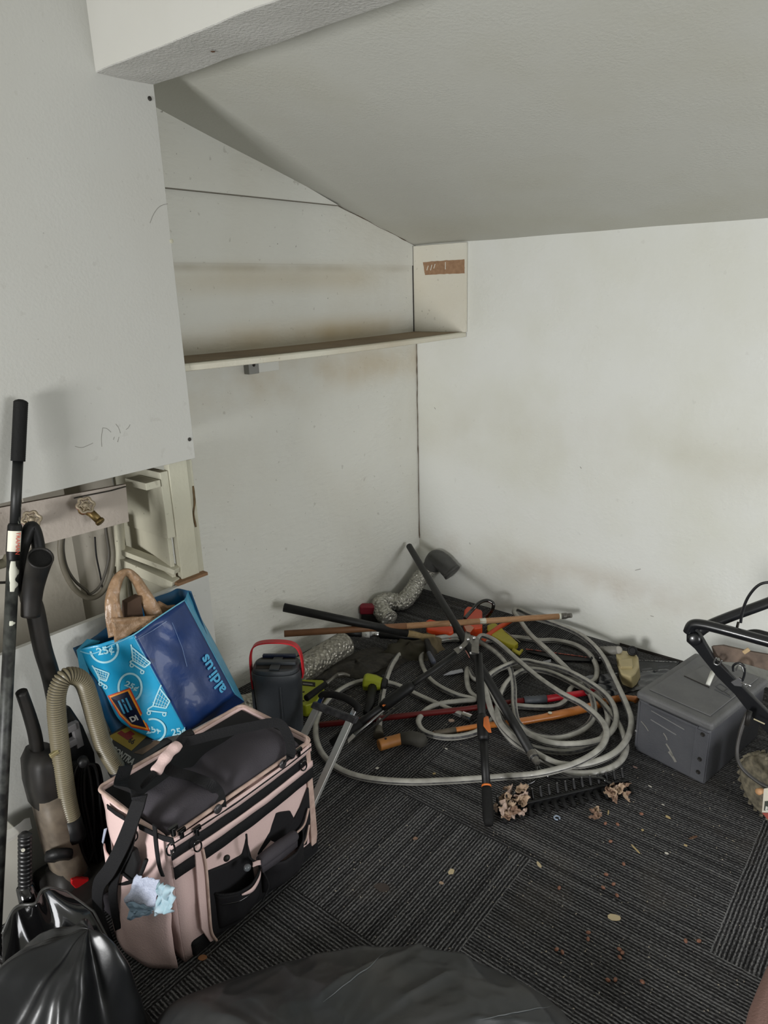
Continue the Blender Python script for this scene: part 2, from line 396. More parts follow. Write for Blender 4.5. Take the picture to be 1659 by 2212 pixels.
struct('trim_cavity_boards', join(box((.02, -2.06, .55), (.05, -1.93, 1.1)), box((.02, -2.35, .9), (.045, -2.06, 1.08)), box((.02, -1.93, .5), (.035, -1.80, 1.0))), m_cav, bevel=.002)
# siding lap on the left wall: the upper boards stand proud
zl = 1.9497
struct('trim_siding_upper', prism([V(0, -1.63, zl), V(0, -(zl-H0)/SL-.03, zl), V(0, -1.63, H0+SL*1.63+.04)], V(.022, 0, 0)), m_left)
struct('trim_siding_middle', prism([V(0, -1.63, 1.7147), V(0, 0, 1.7147), V(0, 0, H0+.01), V(0, -(zl-H0)/SL-.03, zl), V(0, -1.63, zl)], V(.004, 0, 0)), m_left)
# cracks and a patched line in the inner corner
m_crack = mat('crack', (86, 70, 54), .95)
cp = [V(.002, -.002, z) for z in [1.39, 1.3, 1.2, 1.1, 1.0, .9, .8, .6, .45, .3]]
cp = [p + V(.004*nz((p.z*9, 1, 0)) + .003, -.003, 0) for p in spline(cp, 6)]
struct('trim_corner_crack', tube(cp, [.0012+.0022*abs(nz((p.z*17, 0, 5))) for p in cp], 6), m_crack)
cc = [V(.004, y, H0 - SL*y - .002 + .003*nz((y*9, 3, 0))) for y in [0-.01-.02*k for k in range(40)]]
struct('trim_ceiling_crack', tube(cc, [.001+.0035*max(0, nz((p.y*14, 2, 1))) for p in cc], 6), m_crack)
# ledge at the foot of the left wall is hidden by ducts; wall plinth at the back
struct('baseboard_back', box((1.15, -.006, 0), (1.75, 0.002, .012)), m_dark)

# pencil scribbles and a hairline on the upper panel, scuffs on the back wall
m_pencil = mat('pencil_grey', (128, 126, 120), .8)
for q in ([(222, 924), (219, 945), (220, 965)], [(222, 924), (231, 926), (240, 934)], [(250, 916), (256, 924), (260, 936)], [(247, 944), (245, 950)], [(257, 944), (254, 955)], [(281, 917), (277, 924), (272, 928)], [(162, 964), (176, 967), (190, 962), (201, 957)], [(362, 440), (345, 446), (332, 462), (324, 482)]):
    struct('trim_pencil_mark', ribbon(spline([onx(*p, .3102) for p in q], 4), .0012, .0004, V(0, 1, .3)), m_pencil)
for (a, b) in (((1372, 1232), (1384, 1229)), ((1014, 1172), (1016, 1176)), ((938, 880), (941, 884)), ((1253, 1008), (1256, 1012)), ((1405, 1330), (1412, 1332))):
    struct('trim_wall_scuff', ribbon([ony(*a, -.0006), ony(*b, -.0006)], .002, .0006, V(0, 0, 1)), m_pencil)

# ---------- shelf ----------
t = thing('wall_shelf', (.15, -.8, 1.38), 'white painted dusty shelf fixed along the left wall under the sloped ceiling', 'shelf')
m_shelf = wall_mat('shelf_paint', (214, 211, 196), (170, 150, 120), .6, .3, seed=21, dots=1.2, bs=90)
m_dusty = wall_mat('shelf_dust', (140, 124, 102), (88, 74, 58), 1.0, .6, seed=23, dots=2.0, bs=70)
sv, sf = grid(lambda u, v: V([.0, .29, .2955, .3, .3, .2955, .0][round(v*6)], -1.64*u-.004, [1.4018, 1.4018, 1.4015, 1.397, 1.381, 1.379, 1.379][round(v*6)] - .006*math.sin(u*PI)), 30, 6)
sb = obj('shelf_board', (sv, sf), m_shelf, t)
obj('shelf_dust', grid(lambda u, v: V(.003+.268*v, -1.60*u-.02, 1.4024 - .006*math.sin(u*PI)), 20, 4), m_dusty, t)
eb = obj('end_board', box((.003, -.020, 1.402), (.3045, -.003, 1.803)), wall_mat('board_paint', (222, 220, 208), (204, 190, 164), .5, .25, seed=31, dots=.9, bs=100), t, bevel=.001)
a_, b_, c_, d_ = [ony(*q, -.0205) for q in ((914, 566), (1003, 560), (1003, 590), (918, 594))]
pp = []
for (p, q, n) in ((a_, b_, 14), (b_, c_, 5), (c_, d_, 14), (d_, a_, 5)):
    for k in range(n):
        r_ = p.lerp(q, k/n); pp.append(r_ + V(.003*nz(r_, 120), 0, .003*nz(r_, 130, 4)))
obj('bare_patch', prism(pp, V(0, -.001, 0)), mat('bare_hardboard', (166, 132, 102), .85, var=.6, vscale=60, rgb2=(124, 92, 68)), eb, label='patch of torn brown bare board')
m_lt = mat('paint_scrap', (226, 222, 210), .8)
for k, (px, py, l) in enumerate([(925, 574, 10), (933, 572, 12), (940, 570, 10), (962, 566, 16)]):
    p = ony(px, py, -.0225); q = ony(px-3 if k < 3 else px, py+l, -.0225); obj('paint_streak', ribbon([p, q], .0035, .0006, V(1, 0, 0)), m_lt, eb)
# small sockets below the shelf
p = onx(545, 797, .002)
t = thing('socket_box', V(.01, p.y, 1.36), 'small grey socket box with white cover plate on the wall under the shelf', 'socket')
b0 = onx(533, 786, .02); b1 = onx(557, 806, .02); b2 = onx(603, 804, .02)
obj('socket', box((0.0, b0.y, b1.z), (.03, b1.y, 1.378)), mat('socket_grey', (140, 140, 136), .6), t, bevel=.002)
obj('socket_hole', cyl(V(.029, (b0.y+b1.y)/2, (b1.z+1.376)/2), V(.0315, (b0.y+b1.y)/2, (b1.z+1.376)/2), .007), m_dark, t)
obj('cover_plate', box((0.0, b1.y+.001, b1.z+.001), (.022, b2.y, 1.378)), m_white, t, bevel=.002)
# ================= taps, pipes and things on the left =================
m_black = mat('black_plastic', (15, 15, 16), .5, spec=.35, bump=.1, bscale=200)
m_blackg = mat('black_gloss_plastic', (14, 14, 15), .12, coat=.6)
m_blackr = mat('black_rubber', (14, 14, 14), .75, spec=.3, bump=.3, bscale=150)
m_brass = mat('tarnished_brass', (128, 108, 66), .45, metal=.7, var=.6, vscale=60, rgb2=(90, 74, 48))
m_redp = mat('worn_red_paint', (150, 52, 36), .6)
m_oldw = mat('grimy_cream_metal', (172, 160, 138), .55, metal=.3, var=.7, vscale=80, rgb2=(120, 104, 82))
m_steel = mat('steel', (150, 150, 150), .3, metal=.9)
m_chrome = mat('chrome', (215, 215, 218), .12, metal=1.0)
m_alu = mat('brushed_aluminium', (188, 188, 184), .38, metal=.55)

# board the taps come through
VB = .225
q0, q1, q2, q3 = [onx(*q, VB) for q in ((-60, 1108), (272, 1046), (279, 1127), (-60, 1216))]
obb = struct('trim_tap_board', prism([q0, q1, q2, q3], V(-.014, 0, 0)), wall_mat('tap_board_paint', (182, 172, 162), (150, 136, 120), .6, .25, seed=41, dots=1.2, bs=90), bevel=.001)
struct('trim_tap_bracket', tube([onx(160, 1076, VB+.004), onx(240, 1060, VB+.004), onx(272, 1051, VB+.004)], .0018, 8), m_screw)

def garden_tap(px, py, label, faucet):
    c = onx(px, py, VB)                      # centre of the hand wheel, a little off the board
    c = onx(px, py, VB+.05)
    t = thing('garden_tap', V(VB, c.y, c.z), label, 'tap', 'valves on the tap board')
    R_ = .0215
    # hand wheel: lobed ring, hub, spokes; axis tilts up out of the wall
    ax = V(.80, -.28, .53).normalized()
    e1 = ax.cross(V(0, 0, 1)).normalized(); e2 = ax.cross(e1)
    ring = []
    for k in range(48):
        a = 2*PI*k/48; rr = R_*(1+.11*math.cos(6*a)); ring.append(c + e1*math.cos(a)*rr + e2*math.sin(a)*rr)
    wv = [tube(ring, .0042, 8, closed=True), lathe(c-ax*.006, ax, [(0, .008), (.008, .009), (.010, .005), (.013, .004)], 16), tube([c+e1*math.cos(2*PI*k/40)*R_*.55+e2*math.sin(2*PI*k/40)*R_*.55 for k in range(40)], .002, 6, closed=True)]
    for k in range(6):
        a = 2*PI*k/6; wv.append(tube([c, c + (e1*math.cos(a)+e2*math.sin(a))*R_], .0026, 6))
    hw = obj('hand_wheel', join(*wv), m_oldw, t, smooth=True)
    obj('wheel_back', tube([p - ax*.005 for p in ring], .0035, 8, closed=True), m_redp, hw, smooth=True, label='red painted underside')
    base = c - ax*.05
    obj('stem', lathe(base, ax, [(0, .010), (.016, .010), (.018, .008), (.03, .008), (.032, .004), (.05, .004)], 14), m_brass, t, smooth=False)
    obj('tap_body', join(lathe(V(VB, base.y, base.z), (1, 0, 0), [(0, .015), (.004, .015), (.006, .010), (.035, .011)], 16),
                         ), m_brass, t, smooth=True)
    if faucet:
        sp = [V(VB+.02, base.y, base.z), V(VB+.035, base.y+.008, base.z-.008), V(VB+.055, base.y+.016, base.z-.028)]
        obj('spout', join(tube(sp, [.011, .012, .0115], 16), lathe(sp[-1], sp[-1]-sp[-2], [(0, .014), (.007, .014), (.009, .012)], 18)), m_brass, t, smooth=True)
    return t
garden_tap(185, 1091, 'brass garden tap with a grimy hand wheel, on the tap board nearer the post', True)
garden_tap(68, 1122, 'old shut-off valve with scalloped wheel on the tap board beside the black pole', False)

# flexible loop under the board, vertical white pipe, grey pipes at far left
t = thing('water_pipe', (.12, -1.95, .7), 'thick grey flexible pipe hanging in a loop below the tap board', 'pipe')
lp = [onx(*q, .13) for q in ((133, 1150), (130, 1190), (138, 1230), (158, 1268), (182, 1288), (205, 1290), (226, 1272), (240, 1235), (244, 1195), (238, 1150), (236, 1130))]
obj('pipe_loop', tube(spline(lp, 8), .0085, 12), mat('grimy_grey_pipe', (104, 98, 84), .6, var=.5, vscale=30), t, smooth=True)
lp2 = [p + V(-.004, 0, .002) + (V(0, .012, 0) if k < 5 else V(0, -.012, 0)) + V(0, 0, .012 if 2 < k < 8 else 0) for k, p in enumerate(lp)]
obj('pipe_loop_inner', tube(spline(lp2, 8), .0045, 10), mat('grimy_grey_pipe_dark', (70, 66, 58), .6), t, smooth=True)
t = thing('vertical_pipe', (.1, -1.87, .5), 'upright cream painted waste pipe in the opening under the tap board', 'pipe')
obj('pipe', tube([onx(256, 1120, .09), onx(262, 1225, .09), onx(272, 1420, .09)], .0165, 16), m_frame, t, smooth=True)
t = thing('black_cable', (.1, -1.95, .6), 'thin dark cable hanging behind the flexible pipe loop', 'cable')
obj('cable', tube(spline([onx(*q, .05) for q in ((205, 1160), (208, 1200), (216, 1240), (222, 1275))], 6), .0028, 8), m_black, t, smooth=True)
t = thing('grey_pipe', (.2, -2.2, .85), 'grey lagged pipe end at the left edge beside the black pole', 'pipe')
obj('pipe', tube(spline([onx(*q, .1) for q in ((-60, 1240), (-10, 1222), (14, 1212), (26, 1180))], 6), .014, 14), mat('grimy_lagging', (96, 92, 74), .8, bump=.4), t, smooth=True)
obj('pipe_lower', tube(spline([onx(*q, .1) for q in ((-60, 1262), (14, 1258))], 4), .004, 10), m_dark, t, smooth=True)

# ---------- long black telescopic pole ----------
pt = onx(45, 868, .345); pm = onx(8, 1640, .44)
d = (pm-pt).normalized(); pb_ = pt + d*((0.002-pt.z)/d.z)
t = thing('telescopic_pole', pb_, 'long black paint-spattered extension pole leaning on the white panel at the left edge', 'pole')
def pl(px, py):   # point on the pole nearest to a pixel row
    best = min((pt + d*(k*.002) for k in range(800)), key=lambda P: abs(py - (1106 - FPX*((P-CAM).dot(UP))/((P-CAM).dot(FW)))))
    return best
m_pole = mat('black_pole_paint', (20, 21, 21), .5, var=1.0, vscale=26, rgb2=(150, 152, 140), sharp=.9, stretch=(1, 1, .45))
m_pole2 = mat('black_pole_plain', (22, 23, 23), .5, var=.9, vscale=34, rgb2=(70, 72, 68), sharp=.5)
for nd in m_pole.node_tree.nodes:
    if nd.type == 'VALTORGB': nd.color_ramp.elements[0].position = .58; nd.color_ramp.elements[1].position = .61
g = pl(0, 996)
gp = [pt + (g-pt)*(k/60) for k in range(61)]
obj('grip', tube([pt-d*.006, pt-d*.003] + gp, [.006, .0135] + [.0165 + .0008*(k % 2) for k in range(61)], 18), m_blackr, t, smooth=True)
a1, a2, a3 = pl(0, 1140), pl(0, 1190), pl(0, 1375)
obj('upper_tube', tube([g, a1], .0125, 18), m_pole, t, smooth=True, label='black tube smeared with white paint')
obj('collar', lathe(a1-d*.01, d, [(0, .0145), (.006, .017), (.07, .018), (.09, .0155), (.098, .014)], 18), m_black, t, smooth=True)
obj('lower_tube', tube([a2, pb_], .0150, 18), m_pole2, t, smooth=True)
side = (CAM - a1).normalized(); xr = d.cross(side).normalized(); nn = xr.cross(d).normalized()
if nn.dot(side) < 0: nn = -nn
lc = pl(0, 1168)
lab = grid(lambda u, v: lc + d*((v-.5)*.052) + nn*(.0186*math.cos((u-.5)*1.9)) + xr*(.0186*math.sin((u-.5)*1.9)) , 8, 2)
lb = obj('label', lab, mat('label_white', (226, 222, 206), .5), t, smooth=True, label='white label with red lettering')
text('lettering', 'TRAMAN', lc - d*.024 + nn*.0190 - xr*.004, d, -xr if (d.cross(-xr)).dot(nn) > 0 else xr, .014, mat('label_red', (186, 60, 40), .5), lb, .0004)
m_wp = mat('white_paint_blob', (205, 205, 190), .5)
for (py, wd, ln) in ((1235, .9, .055), (1262, .7, .035), (1345, .5, .012)):
    c_ = pl(0, py)
    obj('paint_blob', grid(lambda u, v: c_ + d*((v-.5)*ln) + nn*(.0156*math.cos((u-.5)*wd*2-.35)) + xr*(.0156*math.sin((u-.5)*wd*2-.35)*(1-.5*abs(v-.5))), 6, 6), m_wp, t, smooth=True)

# ---------- upright vacuum cleaner ----------
VX = .44
t = thing('vacuum_cleaner', onz(190, 1960, 0), 'dirty grey upright vacuum cleaner with a ribbed hose leaning on the white panel', 'vacuum cleaner')
def vx(px, py, x=VX): return onx(px, py, x)
m_vgrey = mat('dusty_grey_plastic', (128, 116, 100), .6, var=.9, vscale=14, rgb2=(58, 50, 44), bump=.2)
m_vdk = mat('dusty_black_plastic', (24, 23, 22), .55, var=.6, vscale=20, rgb2=(46, 42, 38), spec=.35)
m_clear = mat('smoky_clear_plastic', (60, 56, 52), .18, alpha=1.0, coat=.4, var=.5, vscale=9, rgb2=(100, 90, 78))
def sec(pts, xs, ws, hs, nseg=20, sq=3.2):
    """loft of rounded-rectangle sections along px points; ws half widths (y/z), hs half depth (x)"""
    P = [vx(px, py, x) for (px, py), x in zip(pts, xs)]; vv, ff_ = [], []
    for i, p in enumerate(P):
        tt = (P[min(i+1, len(P)-1)]-P[max(i-1, 0)]).normalized(); s_ = tt.cross(V(1, 0, 0)).normalized(); h_ = s_.cross(tt)
        for k in range(nseg):
            a = 2*PI*k/nseg; c_, q_ = math.cos(a), math.sin(a)
            cc_ = math.copysign(abs(c_)**(2/sq), c_); ss_ = math.copysign(abs(q_)**(2/sq), q_)
            vv.append(p + s_*(cc_*ws[i]) + h_*(ss_*hs[i]))
    n = len(P)
    for i in range(n-1):
        for k in range(nseg):
            l = (k+1) % nseg; ff_.append((i*nseg+k, i*nseg+l, (i+1)*nseg+l, (i+1)*nseg+k))
    ff_.append(tuple(range(nseg-1, -1, -1))); ff_.append(tuple((n-1)*nseg+k for k in range(nseg)))
    return vv, ff_
# handle with its looped grip and open wand end
obj('handle', join(tube(spline([vx(*q, .385) for q in ((135, 1590), (112, 1470), (92, 1400), (76, 1320), (66, 1288), (70, 1250))], 8), [.0235]*30+[.026]*11, 16)), m_vdk, t, smooth=True)
wp = spline([vx(*q, .40) for q in ((66, 1330),)] + [vx(70, 1278, .405), vx(79, 1236, .43), vx(88, 1204, .475)], 6)
obj('wand_end', join(tube(wp, [.022+.0004*k for k in range(19)], 20, hollow=True), tube([wp[-1], wp[-1]-(wp[-1]-wp[-2]).normalized()*.03], [.0295, .024], 20, hollow=True)), m_vdk, t, smooth=True, solid=.003, label='open black wand end')
obj('wand_dark', lathe(wp[-2], (wp[-1]-wp[-3]), [(0, .026), (.002, .026)], 20), m_blackr, t)
obj('handle_grip', tube(spline([vx(*q, .375) for q in ((64, 1300), (46, 1262), (40, 1222), (52, 1172), (66, 1140), (76, 1150), (84, 1190), (84, 1230))], 8), .0165, 14), m_black, t, smooth=True)
# crevice tool in its holder
ct = spline([vx(*q, .42) for q in ((82, 1640), (76, 1590), (62, 1540), (46, 1494))], 6)
obj('crevice_tool', tube(ct, [.0185-.0002*k for k in range(len(ct))], 16), m_vdk, t, smooth=True)
obj('crevice_tool_mouth', tube([ct[-1]+(ct[-1]-ct[-2])*.3, ct[-1]], .0125, 14), m_blackr, t)
# body sections
obj('motor_housing', sec([(92, 1620), (90, 1640), (94, 1680), (104, 1720), (110, 1732)], [.43]*5, [.034, .042, .044, .044, .04], [.05, .06, .06, .06, .055]), m_vdk, t, smooth=True)
obj('dust_tank', sec([(106, 1712), (116, 1760), (128, 1820), (138, 1850), (150, 1880)], [.445, .45, .455, .46, .465], [.040, .040, .038, .038, .040], [.055]*5), m_vgrey, t, smooth=True, label='dusty brownish grey tank')
obj('lower_body', sec([(140, 1868), (150, 1900), (166, 1940), (176, 1965)], [.46, .47, .48, .49], [.046, .052, .056, .05], [.05, .055, .06, .05]), m_vdk, t, smooth=True)
obj('back_frame', sec([(128, 1540), (150, 1580), (165, 1640), (180, 1760), (196, 1880), (205, 1940)], [.38, .385, .39, .40, .41, .42], [.03, .036, .05, .052, .045, .04], [.022]*6), m_black, t, smooth=True)
rp = [vx(*q, .51) for q in ((151, 1894), (163, 1889), (189, 1890), (189, 1896), (174, 1909), (160, 1912), (151, 1903))]
obj('release_pedal', prism(rp, V(.016, -.004, 0)), mat('vacuum_red', (178, 22, 26), .4), t, bevel=.003, label='red release pedal')
hp = spline([vx(*q) for q in ((134, 1748), (124, 1700), (110, 1600), (102, 1520), (104, 1480), (118, 1452), (140, 1448), (160, 1462), (174, 1500), (188, 1550), (205, 1600), (232, 1645))], 26)
hx = [p + V(.05, 0, 0) for p in hp]
# resample evenly so that the ribs are regular
def resample(P, step):
    out = [P[0]]; acc = 0
    for a, b in zip(P, P[1:]):
        L_ = (b-a).length; s_ = step-acc
        while s_ <= L_: out.append(a.lerp(b, s_/L_)); s_ += step
        acc = L_-(s_-step)
    return out
hx = resample(hx, .0016)
rh = obj('ribbed_hose', tube(hx, [.0212+(.0026 if k % 4 in (0, 1) else -.0012) for k in range(len(hx))], 20), [mat('hose_beige_grey', (118, 110, 88), .4, var=.4, vscale=10, rgb2=(88, 80, 64)), mat('hose_groove', (40, 37, 30), .7)], t, smooth=True, label='ribbed beige grey hose')
for i_, p_ in enumerate(rh.data.polygons):
    p_.material_index = 1 if (i_//20) % 4 == 2 else 0
obj('hose_cuff', lathe(hx[0], hx[0]-hx[3], [(0, .0255), (.04, .027), (.055, .03), (.07, .028)], 20), m_black, t, smooth=True)
obj('hose_cuff_top', tube([hx[-2], hx[-1], hx[-1]+(hx[-1]-hx[-4]).normalized()*.05], [.024, .026, .028], 20), m_black, t, smooth=True)
obj('hose_ring', lathe(vx(128, 1838, .50), (.6, -.5, -.6), [(0, .034), (.01, .036), (.022, .034)], 20), m_black, t, smooth=True)
mb = obj('cleaning_head', box(V(.36, -2.36, .001), V(.598, -2.10, .06)), m_vdk, t, bevel=.015)
# long coiled cord on its hooks
cv = []
for k in range(10):
    o_ = .005*k
    c0 = [(158+k*4, 1648+k), (140+k*6, 1680), (134+k*7, 1730), (146+k*7, 1790), (160+k*7, 1840+k*3), (178+k*5, 1852+k*3), (188+k*5, 1820), (190+k*4, 1760), (186+k*4, 1700), (176+k*4, 1655)]
    cv.append(tube(spline([vx(px, py, .455+.011*(k % 4)) for px, py in c0], 6, closed=True), .0042, 8, closed=True))
obj('coiled_cord', join(*cv), m_black, t, smooth=True)
obj('cord_hook', lathe(vx(178, 1642, .49), (1, -.3, .1), [(0, .014), (.02, .014), (.024, .006)], 16), m_black, t, smooth=True); obj('cord_post', cyl(vx(176, 1655, .45), vx(176, 1700, .45), .012), m_black, t, smooth=True)
obj('cord_clip', beam_box(vx(108, 1634, .505), vx(126, 1622, .505), .01, .012), mat('clip_brass', (160, 150, 110), .4, metal=.5), t, bevel=.002)
obj('tool_bracket', join(beam_box(vx(132, 1582, .43), vx(162, 1566, .43), .02, .02), beam_box(vx(142, 1610, .43), vx(164, 1598, .43), .02, .02), beam_box(vx(160, 1560, .43), vx(172, 1612, .43), .016, .02)), mat('bracket_grey', (104, 102, 102), .5), t, bevel=.002, label='grey plastic bracket')

# ---------- white carton with a scrap of clear film, behind the shovel ----------
c0 = onx(0, 1800, .46)
t = thing('white_box', V(.40, -2.5, 0), 'plain white box standing on the floor behind the black shovel grip', 'box')
bx1 = onx(42, 1795, .42)
obj('carton', box((.33, -2.62, 0.001), (.42, bx1.y, bx1.z)), mat('white_card', (196, 194, 184), .7), t, bevel=.004)
fp = grid(lambda u, v: V(.425, bx1.y-.16+.19*u, bx1.z-.01 + v*(.035+.02*nz((u*6, 0, 2)))) + V(.006*nz((u*8, v*3, 0)), 0, 0), 14, 3)
mf = mat('clear_film', (230, 230, 226), .15, alpha=.35)
obj('clear_film', fp, mf, t, smooth=True)

# ---------- black shovel, blade up ----------
t = thing('shovel', onz(60, 2140, 0)+V(.0, 0, 0), 'glossy black plastic shovel with a ribbed grip standing behind the left rubbish bag', 'shovel')
SX = .60
hpp = [onx(*q, SX) for q in ((53, 1798), (54, 1806), (54, 1820), (54, 1860), (54, 1900), (56, 1935))]
hh = resample(spline(hpp, 8), .0011)
obj('grip', tube(hh, [min(.0165, .008+.0012*k)*(1.0 if (k//5) % 2 or k < 10 or k > len(hh)-20 else .9) for k in range(len(hh))], 20, flat=.8), mat('black_grip_plastic', (16, 16, 17), .38), t, smooth=True)
gc = onx(50, 1836, SX+.0155)
obj('grip_hole', lathe(gc, (.8, -.5, .2), [(0, .0045), (.0014, .0045)], 16), mat('pale_slot', (170, 168, 156), .5), t)
bo = onx(56, 1930, SX)
def blade(u, v):   # u across (y), v down: a scooped blade with shouldered top
    y = (u-.5)*2; wv = .078 + .035*min(v*2.2, 1)
    shoulder = .016*max(0, 1-v*5)*(1 if abs(y) > .25 else 0)*(-1)
    zz = -.165*v - .012*(1-v)*(y**2)*3 + .010*math.exp(-((abs(y)-.55)/.25)**2)*(1-v)
    xx = .012 + .05*(y**2)*(.3+.7*v) + .10*v - .030*math.exp(-(y/.22)**2)*max(0, 1-v*1.6)*-1
    return bo + V(xx*.9 + .01, y*wv, zz)
obj('blade', grid(blade, 28, 20), m_blackg, t, smooth=True, solid=.004)
rim = [blade(k/28, 0) for k in range(29)]
obj('blade_rim', tube(rim + [blade(1, k/20) for k in range(1, 21)], .0035, 8), mat('worn_black_edge', (70, 70, 68), .3), t, smooth=True)
obj('socket', tube([bo + V(0, 0, .02), bo + V(.004, 0, -.03), bo + V(.02, 0, -.09)], [.019, .021, .006], 18), m_blackg, t, smooth=True)
# ================= bags =================
m_bin = mat('black_bin_liner', (17, 18, 20), .34, bump=.5, bscale=9, spec=.5)
m_bin2 = mat('dusty_black_bin_liner', (40, 44, 47), .42, bump=.45, bscale=12, var=.7, vscale=6, rgb2=(64, 62, 60), spec=.5)
from mathutils.bvhtree import BVHTree
def heap(outline, peak, hz, m, name, label, ridges, seed, nr=26, group=None, prof=.55, amp=.012, rid_amp=.02, ns=10, sub_=1, lines=()):
    """closed bag: rings shrink from a floor outline to the peak; creases run as ridges to the neck"""
    P = spline(outline, ns, closed=True); n = len(P); vv, ff_ = [], []
    for i in range(nr+1):
        s_ = i/nr
        for k, p in enumerate(P):
            q = p.lerp(V(peak.x, peak.y, 0), s_)
            z = hz*(1-(1-s_)**2)**prof
            a = 2*PI*k/n
            r_ = rid_amp*(1-abs(2*s_-1))*sum(math.sin(f_*a+ph)*am for f_, ph, am in ridges)
            nn_ = amp*(noise.ridged_multi_fractal(Vector((q.x*7+seed, q.y*7, z*7)), 1.0, 2.0, 3, 1.0, 2.0)-1.2)*min(1, s_*5)
            for la, lb, lh in lines:
                ab = lb-la; tq = max(0, min(1, (q-la).dot(ab)/ab.length_squared)); dd = (q-la-ab*tq).length
                r_ += lh*math.exp(-dd/.016)*min(1, s_*6)
            vv.append(V(q.x, q.y, max(.0005, z + r_ + nn_)) + (q-V(peak.x, peak.y, 0)).normalized()*(.9*r_ if s_ < .9 else 0))
    for i in range(nr):
        for k in range(n):
            l = (k+1) % n; ff_.append((i*n+k, i*n+l, (i+1)*n+l, (i+1)*n+k))
    o = obj(name, (vv, ff_), m, smooth=True, sub=sub_); o_bvh[name+str(seed)] = BVHTree.FromPolygons(vv, ff_); return o
o_bvh = {}
def Z_(px, py, z=.17): p = onz(px, py, z); return V(p.x, p.y, 0)
CRS = [((671, 2037), (896, 2003)), ((698, 2165), (899, 2007)), ((1024, 2205), (1197, 2172)), ((980, 2010), (1030, 2075)), ((1100, 2050), (1192, 2168)), ((610, 2060), (640, 2110)), ((899, 2005), (1010, 2030)), ((860, 2180), (960, 2090))]
# big dusty bag lying across the foreground
out = [V(1.0, -2.385, 0), V(1.03, -2.27, 0), V(1.12, -2.13, 0), V(1.22, -2.00, 0), V(1.34, -1.90, 0), V(1.48, -1.82, 0), V(1.62, -1.79, 0), V(1.74, -1.80, 0), V(1.80, -1.88, 0), V(1.86, -2.1, 0), V(1.9, -2.4, 0), V(1.75, -2.72, 0), V(1.45, -2.86, 0), V(1.17, -2.72, 0), V(1.14, -2.55, 0)]
b1 = heap(out, V(1.45, -2.30, 0), .205, m_bin2, 'rubbish_bag', '', [(5, .4, .25), (9, 1.3, .2), (14, 2.2, .12), (23, .3, .1)], 3.0, nr=80, prof=.50, amp=.007, rid_amp=.008, ns=22, sub_=0, lines=[(Z_(*a), Z_(*b), .0075) for a, b in CRS])
b1w = Vector(b1.location)
m_highlight = mat('liner_highlight', (88, 92, 94), .35)  # thin pale tubes along the folds, painting in their highlights
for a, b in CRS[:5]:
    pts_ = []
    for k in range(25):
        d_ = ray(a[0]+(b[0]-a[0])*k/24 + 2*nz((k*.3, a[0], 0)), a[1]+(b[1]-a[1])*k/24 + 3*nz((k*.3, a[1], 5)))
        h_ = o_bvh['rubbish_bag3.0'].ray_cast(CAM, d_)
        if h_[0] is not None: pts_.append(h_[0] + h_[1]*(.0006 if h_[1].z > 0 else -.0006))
    if len(pts_) > 3: obj('fold_highlight', tube(pts_, [.0014*math.sin(PI*(k+.6)/(len(pts_)+.2)) for k in range(len(pts_))], 6), m_highlight, b1, smooth=True)
tag(b1, 'large dusty black rubbish bag lying across the bottom of the picture', 'rubbish bag', None)
# glossy bag in the lower left corner
pk = onz(205, 1990, .33)
out = [V(1.06, -2.42, 0), V(1.10, -2.55, 0), V(1.12, -2.75, 0), V(.95, -2.92, 0), V(.7, -2.95, 0), V(.6, -2.8, 0), V(.62, -2.6, 0), V(.72, -2.48, 0), V(.84, -2.40, 0), V(.95, -2.37, 0)]
b2 = heap(out, V(pk.x+.01, pk.y-.02, 0), pk.z, m_bin, 'rubbish_bag', '', [(3, .8, .6), (5, 2.0, .5), (8, 1, .3), (15, 2, .12)], 9.0, prof=1.15, amp=.022, rid_amp=.028)
tag(b2, 'glossy black rubbish bag gathered to a peak in the bottom left corner', 'rubbish bag', None)

# ---------- pink and black tote ----------
m_pink = mat('pink_canvas', (230, 202, 198), .85, var=.35, vscale=9, rgb2=(204, 174, 170), bump=.25, bscale=260, spec=.2)
m_pinkd = mat('pink_trim_dirty', (212, 186, 174), .85, var=.6, vscale=40, rgb2=(140, 108, 98), spec=.2)
m_cloth = mat('charcoal_canvas', (72, 69, 74), .92, bump=.3, bscale=300, spec=.15, var=.3, vscale=12, rgb2=(56, 53, 58))
m_web = mat('black_webbing', (27, 27, 29), .8, bump=.5, bscale=300, spec=.25)
m_inner = mat('black_lining', (14, 14, 16), .9)
X0, X1, Y0, Y1, ZT = .615, .905, -2.235, -1.765, .385
T = thing('tool_tote_bag', ((X0+X1)/2, (Y0+Y1)/2, 0), 'pink and black wheeled craft tote bag standing in front of the blue shopping bag', 'bag')
def bf(px, py, dx=0.0): return onx(px, py, X1+dx)      # long side that faces the room
def ef(px, py, dy=0.0): return ony(px, py, Y0-dy)       # short end towards the camera's left
def shell(u, v):   # u around the four walls, v up; slightly sagging
    per = [(X1, Y0), (X1, Y1), (X0, Y1), (X0, Y0)]
    s_ = (u % 1)*4; i = int(s_) % 4; f_ = s_-int(s_)
    a, b = per[i], per[(i+1) % 4]; x = a[0]+(b[0]-a[0])*f_; y = a[1]+(b[1]-a[1])*f_; z = .004 + (ZT-.004)*v
    nx, ny = [(1, 0), (0, 1), (-1, 0), (0, -1)][i]
    bul = math.sin(PI*f_)*math.sin(PI*min(1, v*1.05))*(.012 if i == 0 else .02) + .006*nz((x*14, y*14, z*14))
    return V(x+nx*bul, y+ny*bul, z)
sh = grid(shell, 64, 16)
